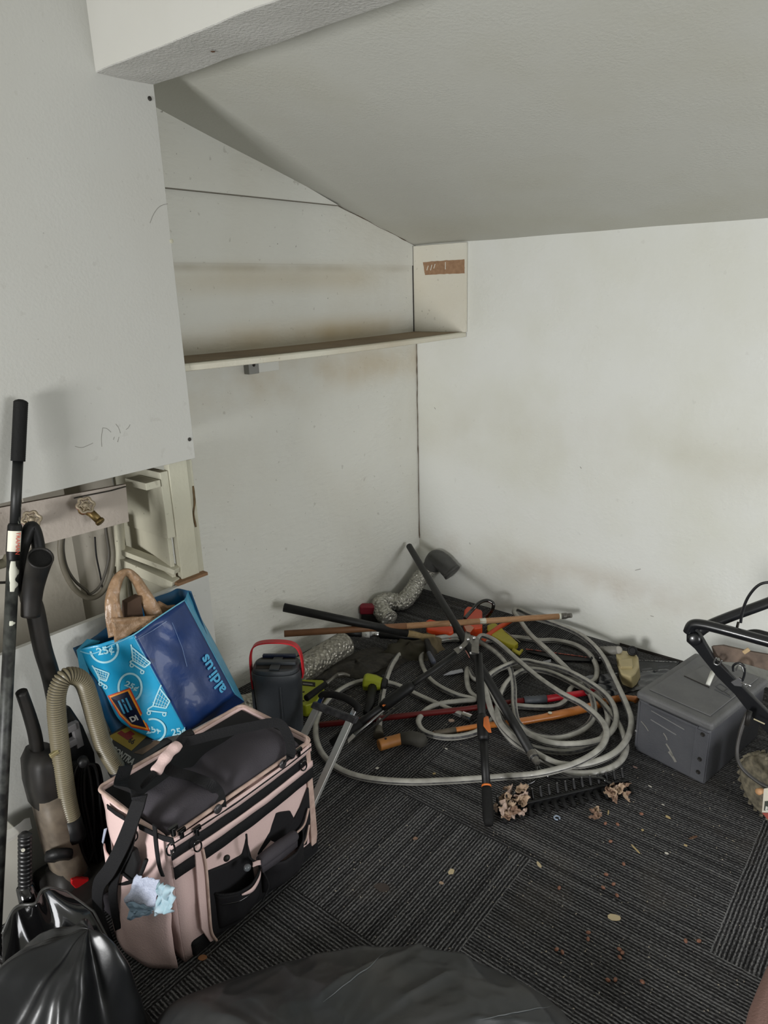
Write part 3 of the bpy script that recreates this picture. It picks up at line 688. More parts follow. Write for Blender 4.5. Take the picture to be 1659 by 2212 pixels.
obj('body', join(sh, ([V(X0, Y0, .004), V(X1, Y0, .004), V(X1, Y1, .004), V(X0, Y1, .004)], [(0, 1, 2, 3)])), m_pink, T, smooth=True, solid=.004)
obj('base', box((X0-.004, Y0+.02, 0.0), (X1+.012, Y1+.004, .05)), m_web, T, bevel=.01)
# rim frames
rim = [V(X1+.004, Y0-.004, ZT), V(X1+.004, Y1+.004, ZT), V(X0-.004, Y1+.004, ZT), V(X0-.004, Y0-.004, ZT)]
def rrect(x0, x1, y0, y1, z, r_=.02):
    P = []
    for cx, cy, a0 in ((x1-r_, y0+r_, -PI/2), (x1-r_, y1-r_, 0), (x0+r_, y1-r_, PI/2), (x0+r_, y0+r_, PI)):
        for k in range(6): a = a0+PI/2*k/5; P.append(V(cx+r_*math.cos(a), cy+r_*math.sin(a), z))
    return P
obj('rim_piping', tube(rrect(X0-.006, X1+.008, Y0-.008, Y1+.006, ZT+.002), .0055, 8, closed=True, flat=.9), m_pinkd, T, smooth=True, label='pink piping around the open rim')
obj('lining', box((X0+.006, Y0+.006, ZT-.05), (X1-.004, Y1-.006, ZT-.006)), m_inner, T)
# raised black fabric lid, domed, towards the room side
LX0, LX1 = X0+.13, X1+.004
def lid(u, v):
    x = LX0-.012+(LX1-LX0+.012)*u; y = Y0+.006+(Y1-Y0-.03)*v
    e = min(1, min(v, 1-v)*9)**.5; e2 = (1-(2*u-1)**4)**.5 if 0 < u < 1 else 0
    z = ZT-.012 + .060*e2*e*(.75+.25*v) - .016*math.exp(-((v-.42)/.05)**2)*e2 + .006*nz((x*9, y*14, 1))
    return V(x, y, z)
obj('lid', grid(lid, 26, 60), m_cloth, T, smooth=True, label='soft charcoal lid')
# zipped bands on the room side
def band(z0, z1, dx, m, name, y0=Y0, y1=Y1, lab=None, th=.003):
    v, f = grid(lambda u, w_: V(X1+dx+.010*math.sin(PI*u)+.002*nz((u*9, z0*30, w_)), y0+(y1-y0)*u, z0+(z1-z0)*w_), 30, 2)
    return obj(name, (v, f), m, T, smooth=True, solid=th, label=lab)
band(.356, .381, .010, m_pink, 'upper_band', lab='pink band under the zip')
band(.369, .3715, .0125, m_web, 'zip', lab='black zip')
band(.322, .354, .008, m_web, 'gusset')
band(.305, .324, .011, m_pink, 'lower_band', lab='pink band')
band(.268, .303, .010, m_web, 'webbing_band', lab='black webbing band')
# stiff pink edge flaps at both ends of the long side
fl1 = [bf(422, 1842, .02), bf(440, 1836, .02), bf(446, 1880, .022), bf(452, 1960, .022), bf(456, 2010, .02), bf(466, 2030, .02), bf(455, 2036, .02), bf(436, 2008, .02), bf(428, 1930, .02)]
obj('edge_flap', prism(fl1, V(-.006, 0, 0)), m_pink, T, bevel=.002, label='pink edge flap')
obj('edge_flap_piping', tube(spline([bf(*q, .024) for q in ((438, 1834), (446, 1880), (452, 1960), (457, 2012), (468, 2032))], 6), .0035, 8), m_pinkd, T, smooth=True)
fl2 = [bf(*q, .012) for q in ((661, 1592), (669, 1600), (674, 1660), (681, 1740), (686, 1800), (684, 1822), (674, 1840), (672, 1800), (668, 1720), (662, 1650))]
obj('edge_flap', prism(fl2, V(-.006, 0, 0)), m_pinkd, T, bevel=.002, label='far pink edge flap')
# organiser pockets
def pocket(name, poly, dx, depth, m, lab=None, bev=.008):
    v, f = prism([bf(px, py, dx) for px, py in poly], V(-depth, 0, 0))
    return obj(name, (v, f), m, T, bevel=bev, label=lab, seg=3)
m_pocket = mat('black_pocket_cloth', (27, 26, 29), .8, bump=.6, bscale=22, spec=.3)
# left pocket, open topped, with pink lip
PK = [(444, 1885), (492, 1866), (523, 1846), (532, 1800), (546, 1855), (552, 1900), (548, 1960), (520, 1995), (462, 2024), (452, 1990)]
pocket('inner_pocket', PK, .016, .012, m_pocket)
def pouch(u, v, y0, y1, z0, z1, dep):
    y = y0+(y1-y0)*u; z = z0+(z1-z0)*v
    return V(X1+.012 + dep*(math.sin(PI*u)**.6)*(.55+.45*v) + .006*nz((y*30, z*22, 3)), y, z + .012*math.sin(PI*u)*(-1)*v)
yA, yB = bf(455, 1960).y+.005, bf(556, 1900).y
zA, zB = .035, bf(520, 1915, .05).z
po = obj('front_pocket', grid(lambda u, v: pouch(u, v, yA, yB, zA, zB, .045), 20, 10), m_pocket, T, smooth=True, solid=.004)
obj('pocket_lip', tube([pouch(k/20, 1, yA, yB, zA, zB, .047)+V(0, 0, .002) for k in range(21)], .0035, 8), m_web, po, smooth=True)
lipv = grid(lambda u, v: pouch(.35+.62*u, 1, yA, yB, zA, zB, .0495) + V(.001, 0, -.004-.014*v*math.sin(PI*(u*.8+.1))), 14, 2)
obj('pocket_trim', lipv, m_pink, po, smooth=True, solid=.002, label='pink pocket trim')
obj('pocket_zip', tube([pouch(.05+.9*k/20, .72, yA, yB, zA, zB, .047) for k in range(21)], .0022, 6), m_blackg, po, smooth=True)
# right pocket with a rolled padded flap
yC, yD = bf(556, 1890).y, bf(645, 1800).y
obj('side_pocket', grid(lambda u, v: pouch(u, v, yC, yD, .03, bf(600, 1850, .04).z, .05), 18, 10), m_pocket, T, smooth=True, solid=.004)
rl = [bf(560, 1862, .05), bf(600, 1832, .055), bf(638, 1804, .05)]
obj('pocket_flap', join(tube(spline(rl, 6), [.014, .016, .0165, .017, .017, .017, .017, .017, .0165, .016, .0165, .016, .013], 16), ribbon([rl[0]+V(.004, .004, -.02), rl[1]+V(.006, 0, -.022), rl[2]+V(.004, 0, -.02)], .03, .006, V(0, 0, 1))), m_cloth, T, smooth=True, label='rolled padded pocket flap')
obj('pocket_trim', ribbon([bf(546, 1868, .055), bf(556, 1864, .058), bf(568, 1862, .056)], .012, .003, V(0, 0, 1)), m_pink, T, label='pink tab')
pocket('end_pocket', [(622, 1796), (650, 1745), (668, 1700), (672, 1770), (664, 1825), (640, 1835)], .014, .008, m_pocket)
pocket('end_pocket', [(596, 1756), (628, 1752), (640, 1775), (628, 1806), (560, 1858), (556, 1845), (580, 1800)], .013, .006, m_pocket)
for a, b in (((640, 1800), (667, 1746)), ((646, 1832), (668, 1782))):
    obj('pocket_trim', ribbon(spline([bf(*a, .022), bf((a[0]+b[0])/2+4, (a[1]+b[1])/2+8, .026), bf(*b, .022)], 5), .007, .002, V(0, -.5, .6)), m_pinkd, T)
obj('drawstring_toggle', lathe(bf(488, 1852, .03), (1, -.3, .3), [(0, .006), (.006, .009), (.01, .006)], 14), m_vdk, T, smooth=True)
obj('cord_toggle', lathe(bf(532, 1872, .055), (1, -.3, .3), [(0, .007), (.008, .010), (.014, .006)], 14), mat('grey_toggle', (92, 96, 100), .3), T, smooth=True)
obj('hanging_cord', tube(spline([bf(*q, .05) for q in ((532, 1802), (538, 1850), (560, 1866), (572, 1890), (580, 1915), (566, 1948))], 6), .0028, 8), m_web, T, smooth=True)
# end face: straps, pockets
obj('end_cross_strap', ribbon([ef(*q, .022) for q in ((300, 1785), (330, 1800), (352, 1810), (375, 1816))], .014, .003, V(0, 0, 1)), m_web, T)
obj('end_strap', ribbon(spline([ef(*q, .026) for q in ((334, 1783), (338, 1830), (344, 1870), (352, 1893))], 5), .015, .003, V(1, 0, 0)), m_web, T)
obj('end_cross_strap', ribbon([ef(*q, .012) for q in ((232, 1742), (250, 1756), (270, 1768))], .014, .003, V(0, 0, 1)), m_web, T)
eh = [ef(*q, .028) for q in ((250, 1880), (262, 1850), (285, 1822), (300, 1830), (308, 1860), (300, 1892), (276, 1905), (250, 1908))]
obj('bottle_pocket', prism(eh, V(0, -.018, 0)), m_inner, T, bevel=.006, label='black bottle pocket')
obj('bottle_pocket_lip', tube(spline([ef(*q, .05) for q in ((248, 1908), (276, 1907), (300, 1894), (316, 1858))], 6), .005, 8), m_web, T, smooth=True)
# bulging pink lower pocket of the end face, hanging over the base
def epk(u, v):
    x = X0+.01+(X1-X0-.01)*u
    z = .005 + .225*v
    dep = .012 + .055*math.sin(PI*u)**.7*(1-.55*v) + .008*nz((x*16, z*16, 5))
    return V(x, Y0 - .01 - dep, z)
obj('end_pocket', grid(epk, 24, 14), m_pink, T, smooth=True, solid=.004, label='bulging pink end pocket')
obj('end_pocket_lip', tube([epk(.36+.64*k/16, 1)+V(0, -.003, .004*math.sin(k/16*PI)) for k in range(17)], .004, 8), m_web, T, smooth=True)
# snap hooks and buckles at the near corner and far corner
def clip(px, py, ln, f_):
    p = f_(px, py); dn = V(0, 0, -1)
    c = obj('snap_hook', join(beam_box(p+V(0, 0, .014), p+V(0, 0, -.006), .013, .009), tube(spline([p+V(0, 0, -.006), p+V(.002, .008, -.014), p+V(.002, .008, -.03), p+V(0, 0, -.037), p+V(-.002, -.008, -.03), p+V(-.002, -.008, -.014)], 5, closed=True), .0022, 8, closed=True)), m_blackg, T, smooth=True)
    return c
clip(366, 1818, 0, lambda x, y: ef(x, y, .035)); clip(286, 1790, 0, lambda x, y: ef(x, y, .03))
clip(425, 1812, 0, lambda x, y: bf(x, y, .03)); clip(655, 1640, 0, lambda x, y: bf(x, y, .022))
for (px, py, f_) in ((374, 1795, lambda x, y: ef(x, y, .03)), (392, 1800, lambda x, y: bf(x, y, .02)), (425, 1795, lambda x, y: bf(x, y, .022)), (645, 1625, lambda x, y: bf(x, y, .02))):
    p = f_(px, py); obj('buckle', join(tube([p+V(0, 0, .008), p+V(0, 0, -.012)], .006, 10), beam_box(p+V(0, -.01, .006), p+V(0, .012, .006), .007, .012)), m_blackg, T, smooth=False, bevel=.001)
# two webbing carry handles arching over the lid
def hd(pts, m=m_web, w=.026, wd=V(1, 0, 0), name='carry_handle', lab=None):
    return obj(name, ribbon(spline(pts, 8), w, .004, wd), m, T, smooth=False, label=lab)
Z1 = ZT+.055
h1 = [bf(478, 1745, .016), onz(472, 1712, ZT+.02), onz(450, 1692, Z1), onz(410, 1676, Z1+.005), onz(370, 1665, Z1+.01), onz(350, 1640, Z1+.03)]
hd(h1, wd=V(.3, 1, .2), lab='black carry handle')
h2 = [bf(610, 1650, .016), onz(628, 1630, ZT+.02), onz(622, 1590, Z1), onz(598, 1562, Z1+.03), onz(540, 1570, Z1+.04), onz(470, 1585, Z1+.045), onz(420, 1598, Z1+.05), onz(395, 1602, Z1+.055)]
hd(h2, wd=V(.2, .9, .4), lab='black carry handle')
for a in ((bf(470, 1747, .018), ), (bf(610, 1650, .018), )):
    obj('handle_loop', lathe(a[0], (1, 0, 0), [(0, .012), (.004, .012), (.006, .008)], 16), mat('worn_rivet', (80, 78, 80), .35, metal=.5), T, smooth=True)
w0, w1 = onz(336, 1668, Z1+.03), onz(385, 1608, Z1+.055)
wr = spline([w0, w0.lerp(w1, .5)+V(0, 0, .006), w1], 8)
obj('handle_wrap', tube(wr, [.016+.0015*math.sin(k*1.1) for k in range(len(wr))], 18, flat=.75), m_pink, T, smooth=True, label='pink hand wrap joining the handles')
obj('handle_end', tube(spline([w1, onz(400, 1590, Z1+.06), onz(415, 1582, Z1+.06)], 4), .0145, 12, flat=.6), m_web, T, smooth=True)
obj('handle_end', tube(spline([w0, onz(322, 1682, Z1+.02), onz(306, 1700, Z1)], 4), [.014, .013, .012, .012, .011, .01, .009, .009, .008], 12, flat=.5), m_web, T, smooth=True)
# shoulder strap: from the rim, over the end and down the side to the floor
ss = [onz(272, 1655, ZT+.02), onz(262, 1700, ZT+.03), ef(300, 1716, .03), ef(290, 1760, .05), ef(262, 1830, .065), ef(236, 1880, .08), ef(214, 1912, .09), ef(212, 1960, .09), ef(228, 2010, .085), ef(244, 2052, .07)]
obj('shoulder_strap', ribbon(spline(ss, 8), .036, .004, V(1, .2, 0)), m_web, T, label='wide black shoulder strap')
s2 = [ef(288, 1770, .04), ef(276, 1830, .05), ef(252, 1880, .06), ef(244, 1930, .07), ef(252, 1990, .07), ef(270, 2045, .05), ef(285, 2060, .04)]
obj('shoulder_strap', ribbon(spline(s2, 8), .028, .004, V(1, .2, 0)), m_web, T)
obj('strap_pad', prism([ef(*q, .02) for q in ((216, 1925), (250, 1925), (262, 1990), (290, 2045), (262, 2060), (235, 2030), (222, 1985))], V(0, -.02, 0)), m_cloth, T, bevel=.006)
for y_ in (Y0-.012, Y1-.01): obj('wheel', lathe(V(X0+.03, y_, .031), (1, 0, 0), [(0, .026), (.003, .03), (.02, .03), (.023, .026)], 22), m_blackr, T, smooth=True)

# face masks stuffed in the end pocket
m_mask = mat('pale_blue_nonwoven', (184, 190, 208), .8, bump=.9, bscale=240, var=.5, vscale=260, rgb2=(150, 160, 184), sharp=.5)
m_mask2 = mat('mask_inner_white', (206, 206, 204), .85, bump=.3)
def sheet(poly, yoff, m, nm, par=None, sd=0, cr=.012):
    a, b, c_, d_ = [ef(*q, yoff) for q in poly]
    g_ = grid(lambda u, v: (a.lerp(b, u)).lerp(d_.lerp(c_, u), v) + V(.5*cr*nz((u*4, v*4, sd)), -abs(cr*nz((u*4, v*4, sd+3)))-cr*.5*math.sin(v*PI*3)*.4, .4*cr*nz((u*5, v*3, sd+7))), 18, 14)
    return obj(nm, g_, m, par, smooth=True, solid=.0012)
t = thing('face_mask', ef(330, 1950, .08), 'crumpled pale blue disposable face mask hanging from the pink end pocket', 'face mask')
sheet([(296, 1888), (345, 1900), (338, 1958), (270, 1946)], .085, m_mask, 'dotted_panel', t, 1)
sheet([(345, 1902), (378, 1918), (377, 1968), (335, 1972)], .088, mat('teal_fold', (130, 166, 178), .7, var=.7, vscale=30, rgb2=(190, 198, 208)), 'folded_panel', t, 5, .02)
sheet([(276, 1945), (335, 1955), (330, 1972), (280, 1986)], .086, mat('mask_blue', (150, 178, 202), .7), 'lower_edge', t, 9)
t2 = thing('face_mask', ony(235, 1800, Y0-.01), 'sliver of pale blue mask poking out between the vacuum and the tote strap', 'face mask')
a = [ony(*q, Y0-.005) for q in ((232, 1788), (224, 1822), (226, 1800))]
obj('mask_edge', prism([a[0], a[1], ony(221, 1818, Y0-.005), ony(226, 1790, Y0-.005)], V(0, -.002, 0)), m_mask, t2)
# ================= blue shopping bag =================
m_cyan = mat('shopping_bag_cyan', (22, 146, 192), .4, bump=.5, bscale=18, var=.25, vscale=10, rgb2=(60, 176, 210), coat=.2)
m_navy = mat('shopping_bag_navy', (10, 50, 108), .42, bump=.8, bscale=16, var=.6, vscale=5, rgb2=(16, 30, 62), coat=.08)
m_cyw = mat('print_white_blue', (168, 214, 226), .4)
m_cyt = mat('print_light_blue', (74, 162, 204), .4)
m_nvd = mat('print_dark_navy', (14, 22, 52), .4)
XE0, XE1 = .545, .455
E0, E1 = onx(404, 1582, XE0), onx(289, 1371, XE1)
R0, R1 = onx(507, 1500, XE0), onx(398, 1297, XE1-.01)
LP = [onx(165, 1404, .355), onx(196, 1450, .365), onx(226, 1494, .38), onx(262, 1560, .42), onx(336, 1599, .48)]
ALD = thing('shopping_bag', (E0.x-.08, E0.y+.08, E0.z), 'blue and cyan reusable plastic shopping bag leaning behind the pink tote', 'bag')
# left face: fan between the wavy outer edge and the front fold
Lsp = spline(LP[::-1], 6)
def eg(t): return E0.lerp(E1, t)
def leftf(u, v):
    k = v*(len(Lsp)-1); i = min(int(k), len(Lsp)-2); a = Lsp[i].lerp(Lsp[i+1], k-i)
    return a.lerp(eg(v), u) + V(.003, -.006, 0)*nz((u*4, v*5, 1))*min(1, 4*u*(1-u)+.05)
_lf = grid(leftf, 20, 28); _bL = BVHTree.FromPolygons(*_lf)
obj('side_panel', _lf, m_cyan, ALD, smooth=True, solid=.001, label='cyan printed side')
def navf(u, v):
    a, b = eg(v), R0.lerp(R1, v)
    return a.lerp(b, u) + V(.012, -.004, .004)*(math.sin(PI*u)*.5 + 1.0*nz((u*3.2, v*4, 2))*math.sin(PI*u))
_nf = grid(navf, 24, 24); _bN = BVHTree.FromPolygons(*_nf)
obj('front_panel', _nf, m_navy, ALD, smooth=True, solid=.001, label='navy blue front')
# right side gusset, cyan, seen as a strip
RB = [onx(*q, .41) for q in ((408, 1275), (432, 1330), (470, 1400), (528, 1516))]
RBs = spline(RB[::-1], 6)
def rgt(u, v):
    k = v*(len(RBs)-1); i = min(int(k), len(RBs)-2); return R0.lerp(R1, v).lerp(RBs[i].lerp(RBs[i+1], k-i), u) + V(.004, 0, 0)*nz((u*5, v*9, 4))
obj('side_gusset', grid(rgt, 8, 20), mat('bag_cyan_pale', (52, 140, 178), .35, bump=.4, bscale=30, var=.5, vscale=30, rgb2=(112, 176, 198)), ALD, smooth=True, solid=.001)
bk = [LP[0]+V(-.02, 0, 0), onx(345, 1284, .36), RB[0]]
def backf(u, v):
    top = spline(bk, 8); k = u*(len(top)-1); i = min(int(k), len(top)-2); a = top[i].lerp(top[i+1], k-i)
    return a + V(.012*math.sin(u*14)*v, 0, -.0) + V(.06, .05, -.32)*(1-v)
obj('back_panel', grid(backf, 20, 10), mat('bag_inside', (20, 74, 110), .4), ALD, smooth=True, solid=.001)
obj('bag_bottom', ([LP[4], E0, R0, RBs[0], backf(0, 0)], [(0, 1, 2, 3, 4)]), m_navy, ALD, solid=.001)
# loose flap of side film at the outer edge
lf = [onx(*q, .36) for q in ((165, 1404), (172, 1448), (186, 1500), (198, 1492), (192, 1452), (182, 1420), (206, 1400), (216, 1384), (188, 1380))]
obj('side_fold', prism(lf, V(.002, 0, 0)), mat('cyan_fold', (60, 150, 180), .35, var=.6, vscale=20, rgb2=(28, 96, 128)), ALD)
obj('rim_fold', tube(spline([LP[0], onx(200, 1412, .38), onx(240, 1394, .42), E1, onx(340, 1335, .455), R1], 6), .0022, 8), mat('rim_light', (110, 180, 206), .35), ALD, smooth=True)
# print on the faces
def onp(px, py, P0, n, off=.003):
    d = ray(px, py); h = (_bL if n is nL else _bN).ray_cast(CAM, d)
    if h[0] is not None: return h[0] - d.normalized()*off*.6
    return CAM + d*((P0+n*off-CAM).dot(n)/d.dot(n))
nL = (E1-E0).cross(LP[2]-E0).normalized(); nL = nL if nL.dot(CAM-E0) > 0 else -nL
nN = (R1-E0).cross(R0-E1).normalized(); nN = nN if nN.dot(CAM-E0) > 0 else -nN
def strokes(name, paths, w, P0, n, m, par, off=.0045, close=False):
    vv, ff_ = [], []
    for P in paths:
        P = [onp(*p, P0, n, off) for p in P]
        if len(P) > 3: P = spline(P, 4, closed=close)
        if close: P = P + [P[0], P[1]]
        wd = []
        for i in range(len(P)):
            t_ = (P[min(i+1, len(P)-1)]-P[max(i-1, 0)]).normalized(); wd.append(n.cross(t_))
        v, f = ribbon(P, w, .0006, wd); k = len(vv); vv += v; ff_ += [tuple(i+k for i in q) for q in f]
    return obj(name, (vv, ff_), m, par)
def circ(cx, cy, rx, ry, a0=0, a1=360, rot=0, n=16):
    o = []
    for k in range(n+1):
        a = math.radians(a0+(a1-a0)*k/n); x, y = rx*math.cos(a), ry*math.sin(a); r_ = math.radians(rot)
        o.append((cx+x*math.cos(r_)-y*math.sin(r_), cy+x*math.sin(r_)+y*math.cos(r_)))
    return o
strokes('ring_print', [circ(225, 1402, 30, 29, -35, 170)], .006, E0, nL, m_cyw, ALD)
strokes('ring_print', [circ(281, 1485, 25, 30, 0, 360)], .006, E0, nL, m_cyw, ALD)
strokes('ring_print', [circ(330, 1578, 27, 25, -110, 100)], .006, E0, nL, m_cyw, ALD)
def ctext(s, px, py, ang, size, n, P0, m, par, sx=1, nm='price_print', bold=.0):
    o = onp(px, py, P0, n, .004); a = math.radians(ang)
    X = onp(px+12*math.cos(a), py+12*math.sin(a), P0, n, .004)-o
    Y = onp(px+12*math.sin(a), py-12*math.cos(a), P0, n, .004)-o
    return text(nm, s, o, X, Y, size, m, par, .0003, bold, sx=sx)
ctext('25¢', 212, 1415, -10, .034, nL, E0, m_cyw, ALD, bold=.0008)
ctext('25¢', 268, 1480, 25, .028, nL, E0, m_cyw, ALD, bold=.0008)
ctext('25¢', 316, 1585, -10, .030, nL, E0, m_cyw, ALD, bold=.0008)
ctext('25¢', 372, 1589, -10, .030, nL, E0, m_cyw, ALD, bold=.0008)
def cart(name, tl, tr, br, bl, flip=False):
    """shopping-trolley outline: basket with grid, handle, base bar and two wheels"""
    def q(u, v):
        a = (tl[0]+(tr[0]-tl[0])*u, tl[1]+(tr[1]-tl[1])*u); b = (bl[0]+(br[0]-bl[0])*u, bl[1]+(br[1]-bl[1])*u)
        return (a[0]+(b[0]-a[0])*v, a[1]+(b[1]-a[1])*v)
    thick = [[q(-.05, -.12), q(.0, 0), q(.10, .35), q(.2, .7)], [q(0, 0), q(1, .08)], [q(1, .08), q(.86, .62)], [q(.86, .62), q(.2, .7)], [q(.2, .7), q(.08, .86), q(.2, .92), q(.95, .88)]]
    o = strokes(name, thick, .0042, E0, nL, m_cyw, ALD)
    fine = [[q(k/5*1.0, .04), q(.2+.66*k/5, .66)] for k in range(1, 5)] + [[q(.07+.0*k, .2+.18*k), q(.96-.05*k, .2+.16*k)] for k in range(3)]
    strokes('grid_print', fine, .0016, E0, nL, m_cyw, o)
    [strokes('wheel_print', [circ(*q(a_, b_), 3.5, 3.5)], .0035, E0, nL, m_cyw, o) for a_, b_ in ((.2, 1.02), (.86, 1.0))]
cart('cart_print', (284, 1398), (326, 1430), (312, 1455), (278, 1432))
cart('cart_print', (345, 1487), (367, 1512), (362, 1544), (312, 1538))
cart('cart_print', (202, 1442), (236, 1452), (230, 1486), (214, 1474))
# store sign print: navy panel with orange and red border, stripes
sg = [(234, 1505), (279, 1488), (300, 1530), (322, 1578), (285, 1568), (262, 1545)]
def ppoly(name, pts, m, par, off=.005, P0=E0, n=nL): return obj(name, prism([onp(*p, P0, n, off) for p in pts], n*.0006), m, par)
sgo = ppoly('sign_print', [(232, 1503), (281, 1486), (302, 1530), (325, 1580), (284, 1571), (258, 1546)], mat('print_red', (190, 56, 28), .4), ALD, .0045)
ppoly('sign_border', [(236, 1504.5), (279, 1489), (299, 1530), (321, 1576.5), (284, 1568), (260, 1544)], mat('print_orange', (236, 150, 40), .4), sgo, .0056)
ppoly('sign_panel', [(239, 1507), (276, 1493), (296, 1532), (316, 1572), (285, 1564), (262, 1541)], m_nvd, sgo, .0067)
for k, (a, b) in enumerate((((254, 1514), (267, 1542)), ((262, 1511), (275, 1539)), ((270, 1508), (282, 1534)))):
    ppoly('sign_stripe', [a, (a[0]+4, a[1]-1), (b[0]+4, b[1]-1), b], m_cyt, sgo, .0078)
ctext('DI', 284, 1560, -20, .024, nL, E0, mat('print_white', (214, 214, 210), .4), sgo, nm='sign_lettering', bold=.001).location += (CAM-E0).normalized()*.006
# lettering on the navy face, running up the bag
o_ = onp(489, 1488, E0, nN, .012); X_ = onp(437, 1392, E0, nN, .012)-o_; Y_ = onp(489-16.6, 1488+11.2, E0, nN, .012)-o_
text('shop_lettering', 'aldi.us', o_, X_, Y_, .052, m_cyt, ALD, .0004, .0012, sx=X_.length/.172*1.08)
strokes('fold_line', [[(293, 1383), (330, 1362), (360, 1342)], [(372, 1345), (394, 1400), (404, 1440)]], .0012, E0, nN, mat('fold_pale', (96, 120, 160), .4), ALD, off=.011)

# brown carrier bag with two loop handles, sitting in the blue bag
m_tan = mat('tan_thin_plastic', (160, 130, 100), .4, bump=1.0, bscale=55, var=.7, vscale=26, rgb2=(128, 100, 74), coat=.1)
t = thing('carrier_bag', onx(300, 1400, .43)+V(0, 0, -.1), 'thin tan plastic carrier bag with its loop handle standing up in the blue shopping bag', 'bag')
def strap_(pts, w0, nm):
    P = spline([onx(px, py, x) for px, py, x in pts], 8); n = len(P); wd = []
    for i in range(n):
        t_ = (P[min(i+1, n-1)]-P[max(i-1, 0)]).normalized(); wd.append((CAM-P[i]).normalized().cross(t_))
    vv, ff_ = [], []
    for i, p in enumerate(P):
        w_ = w0[0]+(w0[1]-w0[0])*abs(2*i/(n-1)-1)**1.5
        for k in range(7):
            a = (k/6-.5); vv.append(p + wd[i]*a*w_ + (CAM-p).normalized()*(.006*math.cos(a*PI)+.006*nz((i*.3, k*.9, 2))))
    for i in range(n-1):
        for k in range(6): ff_.append((i*7+k, i*7+k+1, i*7+k+8, i*7+k+7))
    return obj(nm, (vv, ff_), m_tan, t, smooth=True, solid=.0012)
strap_([(256, 1372, .43), (246, 1330, .42), (243, 1290, .41), (254, 1252, .405), (272, 1236, .40), (292, 1250, .405), (310, 1280, .41), (326, 1312, .42), (338, 1345, .43)], (.026, .058), 'loop_handle')
bodyp = [(238, 1300), (250, 1322), (262, 1334), (292, 1332), (318, 1318), (336, 1300), (352, 1310), (352, 1340), (300, 1366), (262, 1384), (246, 1376), (240, 1340)]
def tb(u, v):
    a = onx(240+112*u, 1336-8*u - 10*math.sin(u*PI)*0, .44); b = onx(248+100*u, 1388-52*u, .445)
    return a.lerp(b, v)+V(.008*nz((u*6, v*5, 2)), 0, 0)
obj('bag_body', grid(tb, 16, 8), m_tan, t, smooth=True, solid=.0012)
t = thing('paper_bag', onx(370, 1300, .40)+V(0, 0, -.08), 'crumpled light brown paper poking out of the blue shopping bag', 'bag')
pb2 = [onx(*q, .41) for q in ((330, 1308), (344, 1302), (362, 1312), (378, 1310), (390, 1318), (400, 1314), (398, 1326), (370, 1340), (340, 1352))]
obj('torn_paper', prism(pb2, V(-.015, .01, 0)), mat('brown_paper', (150, 118, 88), .8, bump=.6, bscale=30), t, bevel=.003)
t = thing('cardboard_box', onx(285, 1300, .39)+V(0, 0, -.15), 'dark brown cardboard box seen through the tan carrier bag handle', 'box')
obj('carton', prism([onx(*q, .385) for q in ((263, 1297), (292, 1282), (300, 1345), (262, 1350))], V(.03, .0, 0)), mat('dark_card', (78, 58, 44), .85), t, bevel=.002)

# ---------- carton of sacks wedged behind the tote ----------
CX = .45
t = thing('carton', onx(260, 1640, CX)+V(-.05, 0, -.12), 'black and yellow printed carton wedged between the vacuum hose and the blue bag', 'carton')
cn = V(.55, -.25, .8).normalized()
cP = onx(300, 1600, CX)
def cp(px, py, off=0): d = ray(px, py); return CAM + d*((cP+cn*off-CAM).dot(cn)/d.dot(cn))
obj('box_body', prism([cp(218, 1592), (cp(286, 1548)), cp(372, 1600), cp(262, 1672)], -cn*.05), mat('carton_black', (30, 32, 34), .5), t, bevel=.002)
obj('yellow_panel', prism([cp(233, 1591, .001), cp(285, 1566, .001), cp(330, 1578, .001), cp(284, 1622, .001)], cn*.0006), mat('carton_yellow', (150, 128, 34), .5), t)
obj('red_panel', prism([cp(253, 1584, .002), cp(262, 1578, .002), cp(270, 1584, .002), cp(282, 1578, .002), cp(292, 1586, .002), cp(284, 1590, .002), cp(288, 1594, .002), cp(276, 1599, .002)], cn*.0006), mat('carton_red', (124, 28, 26), .5), t)
obj('brown_panel', prism([cp(288, 1626, .001), cp(326, 1606, .001), cp(340, 1592, .001), cp(346, 1604, .001), cp(308, 1630, .001)], cn*.0006), mat('carton_brown', (104, 84, 66), .6, var=.8, vscale=40), t)
m_cw = mat('carton_white', (176, 176, 170), .5)
def cpt(s, px, py, ang, size, m, sx=1, bold=0.0):
    o = cp(px, py, .002); a = math.radians(ang); X = cp(px+10*math.cos(a), py+10*math.sin(a), .002)-o; Y = cp(px+10*math.sin(a), py-10*math.cos(a), .002)-o
    text('lettering', s, o, X, Y, size, m, t, .0003, bold, sx=sx)
cpt('CONTRA', 237, 1622, 33, .026, m_cw, .72, .0008)
cpt('0', 222, 1606, 33, .034, m_cw, 1.1, .002)
cpt('66', 276, 1602, 30, .022, mat('carton_ink', (24, 22, 18), .5), .8, .0006)

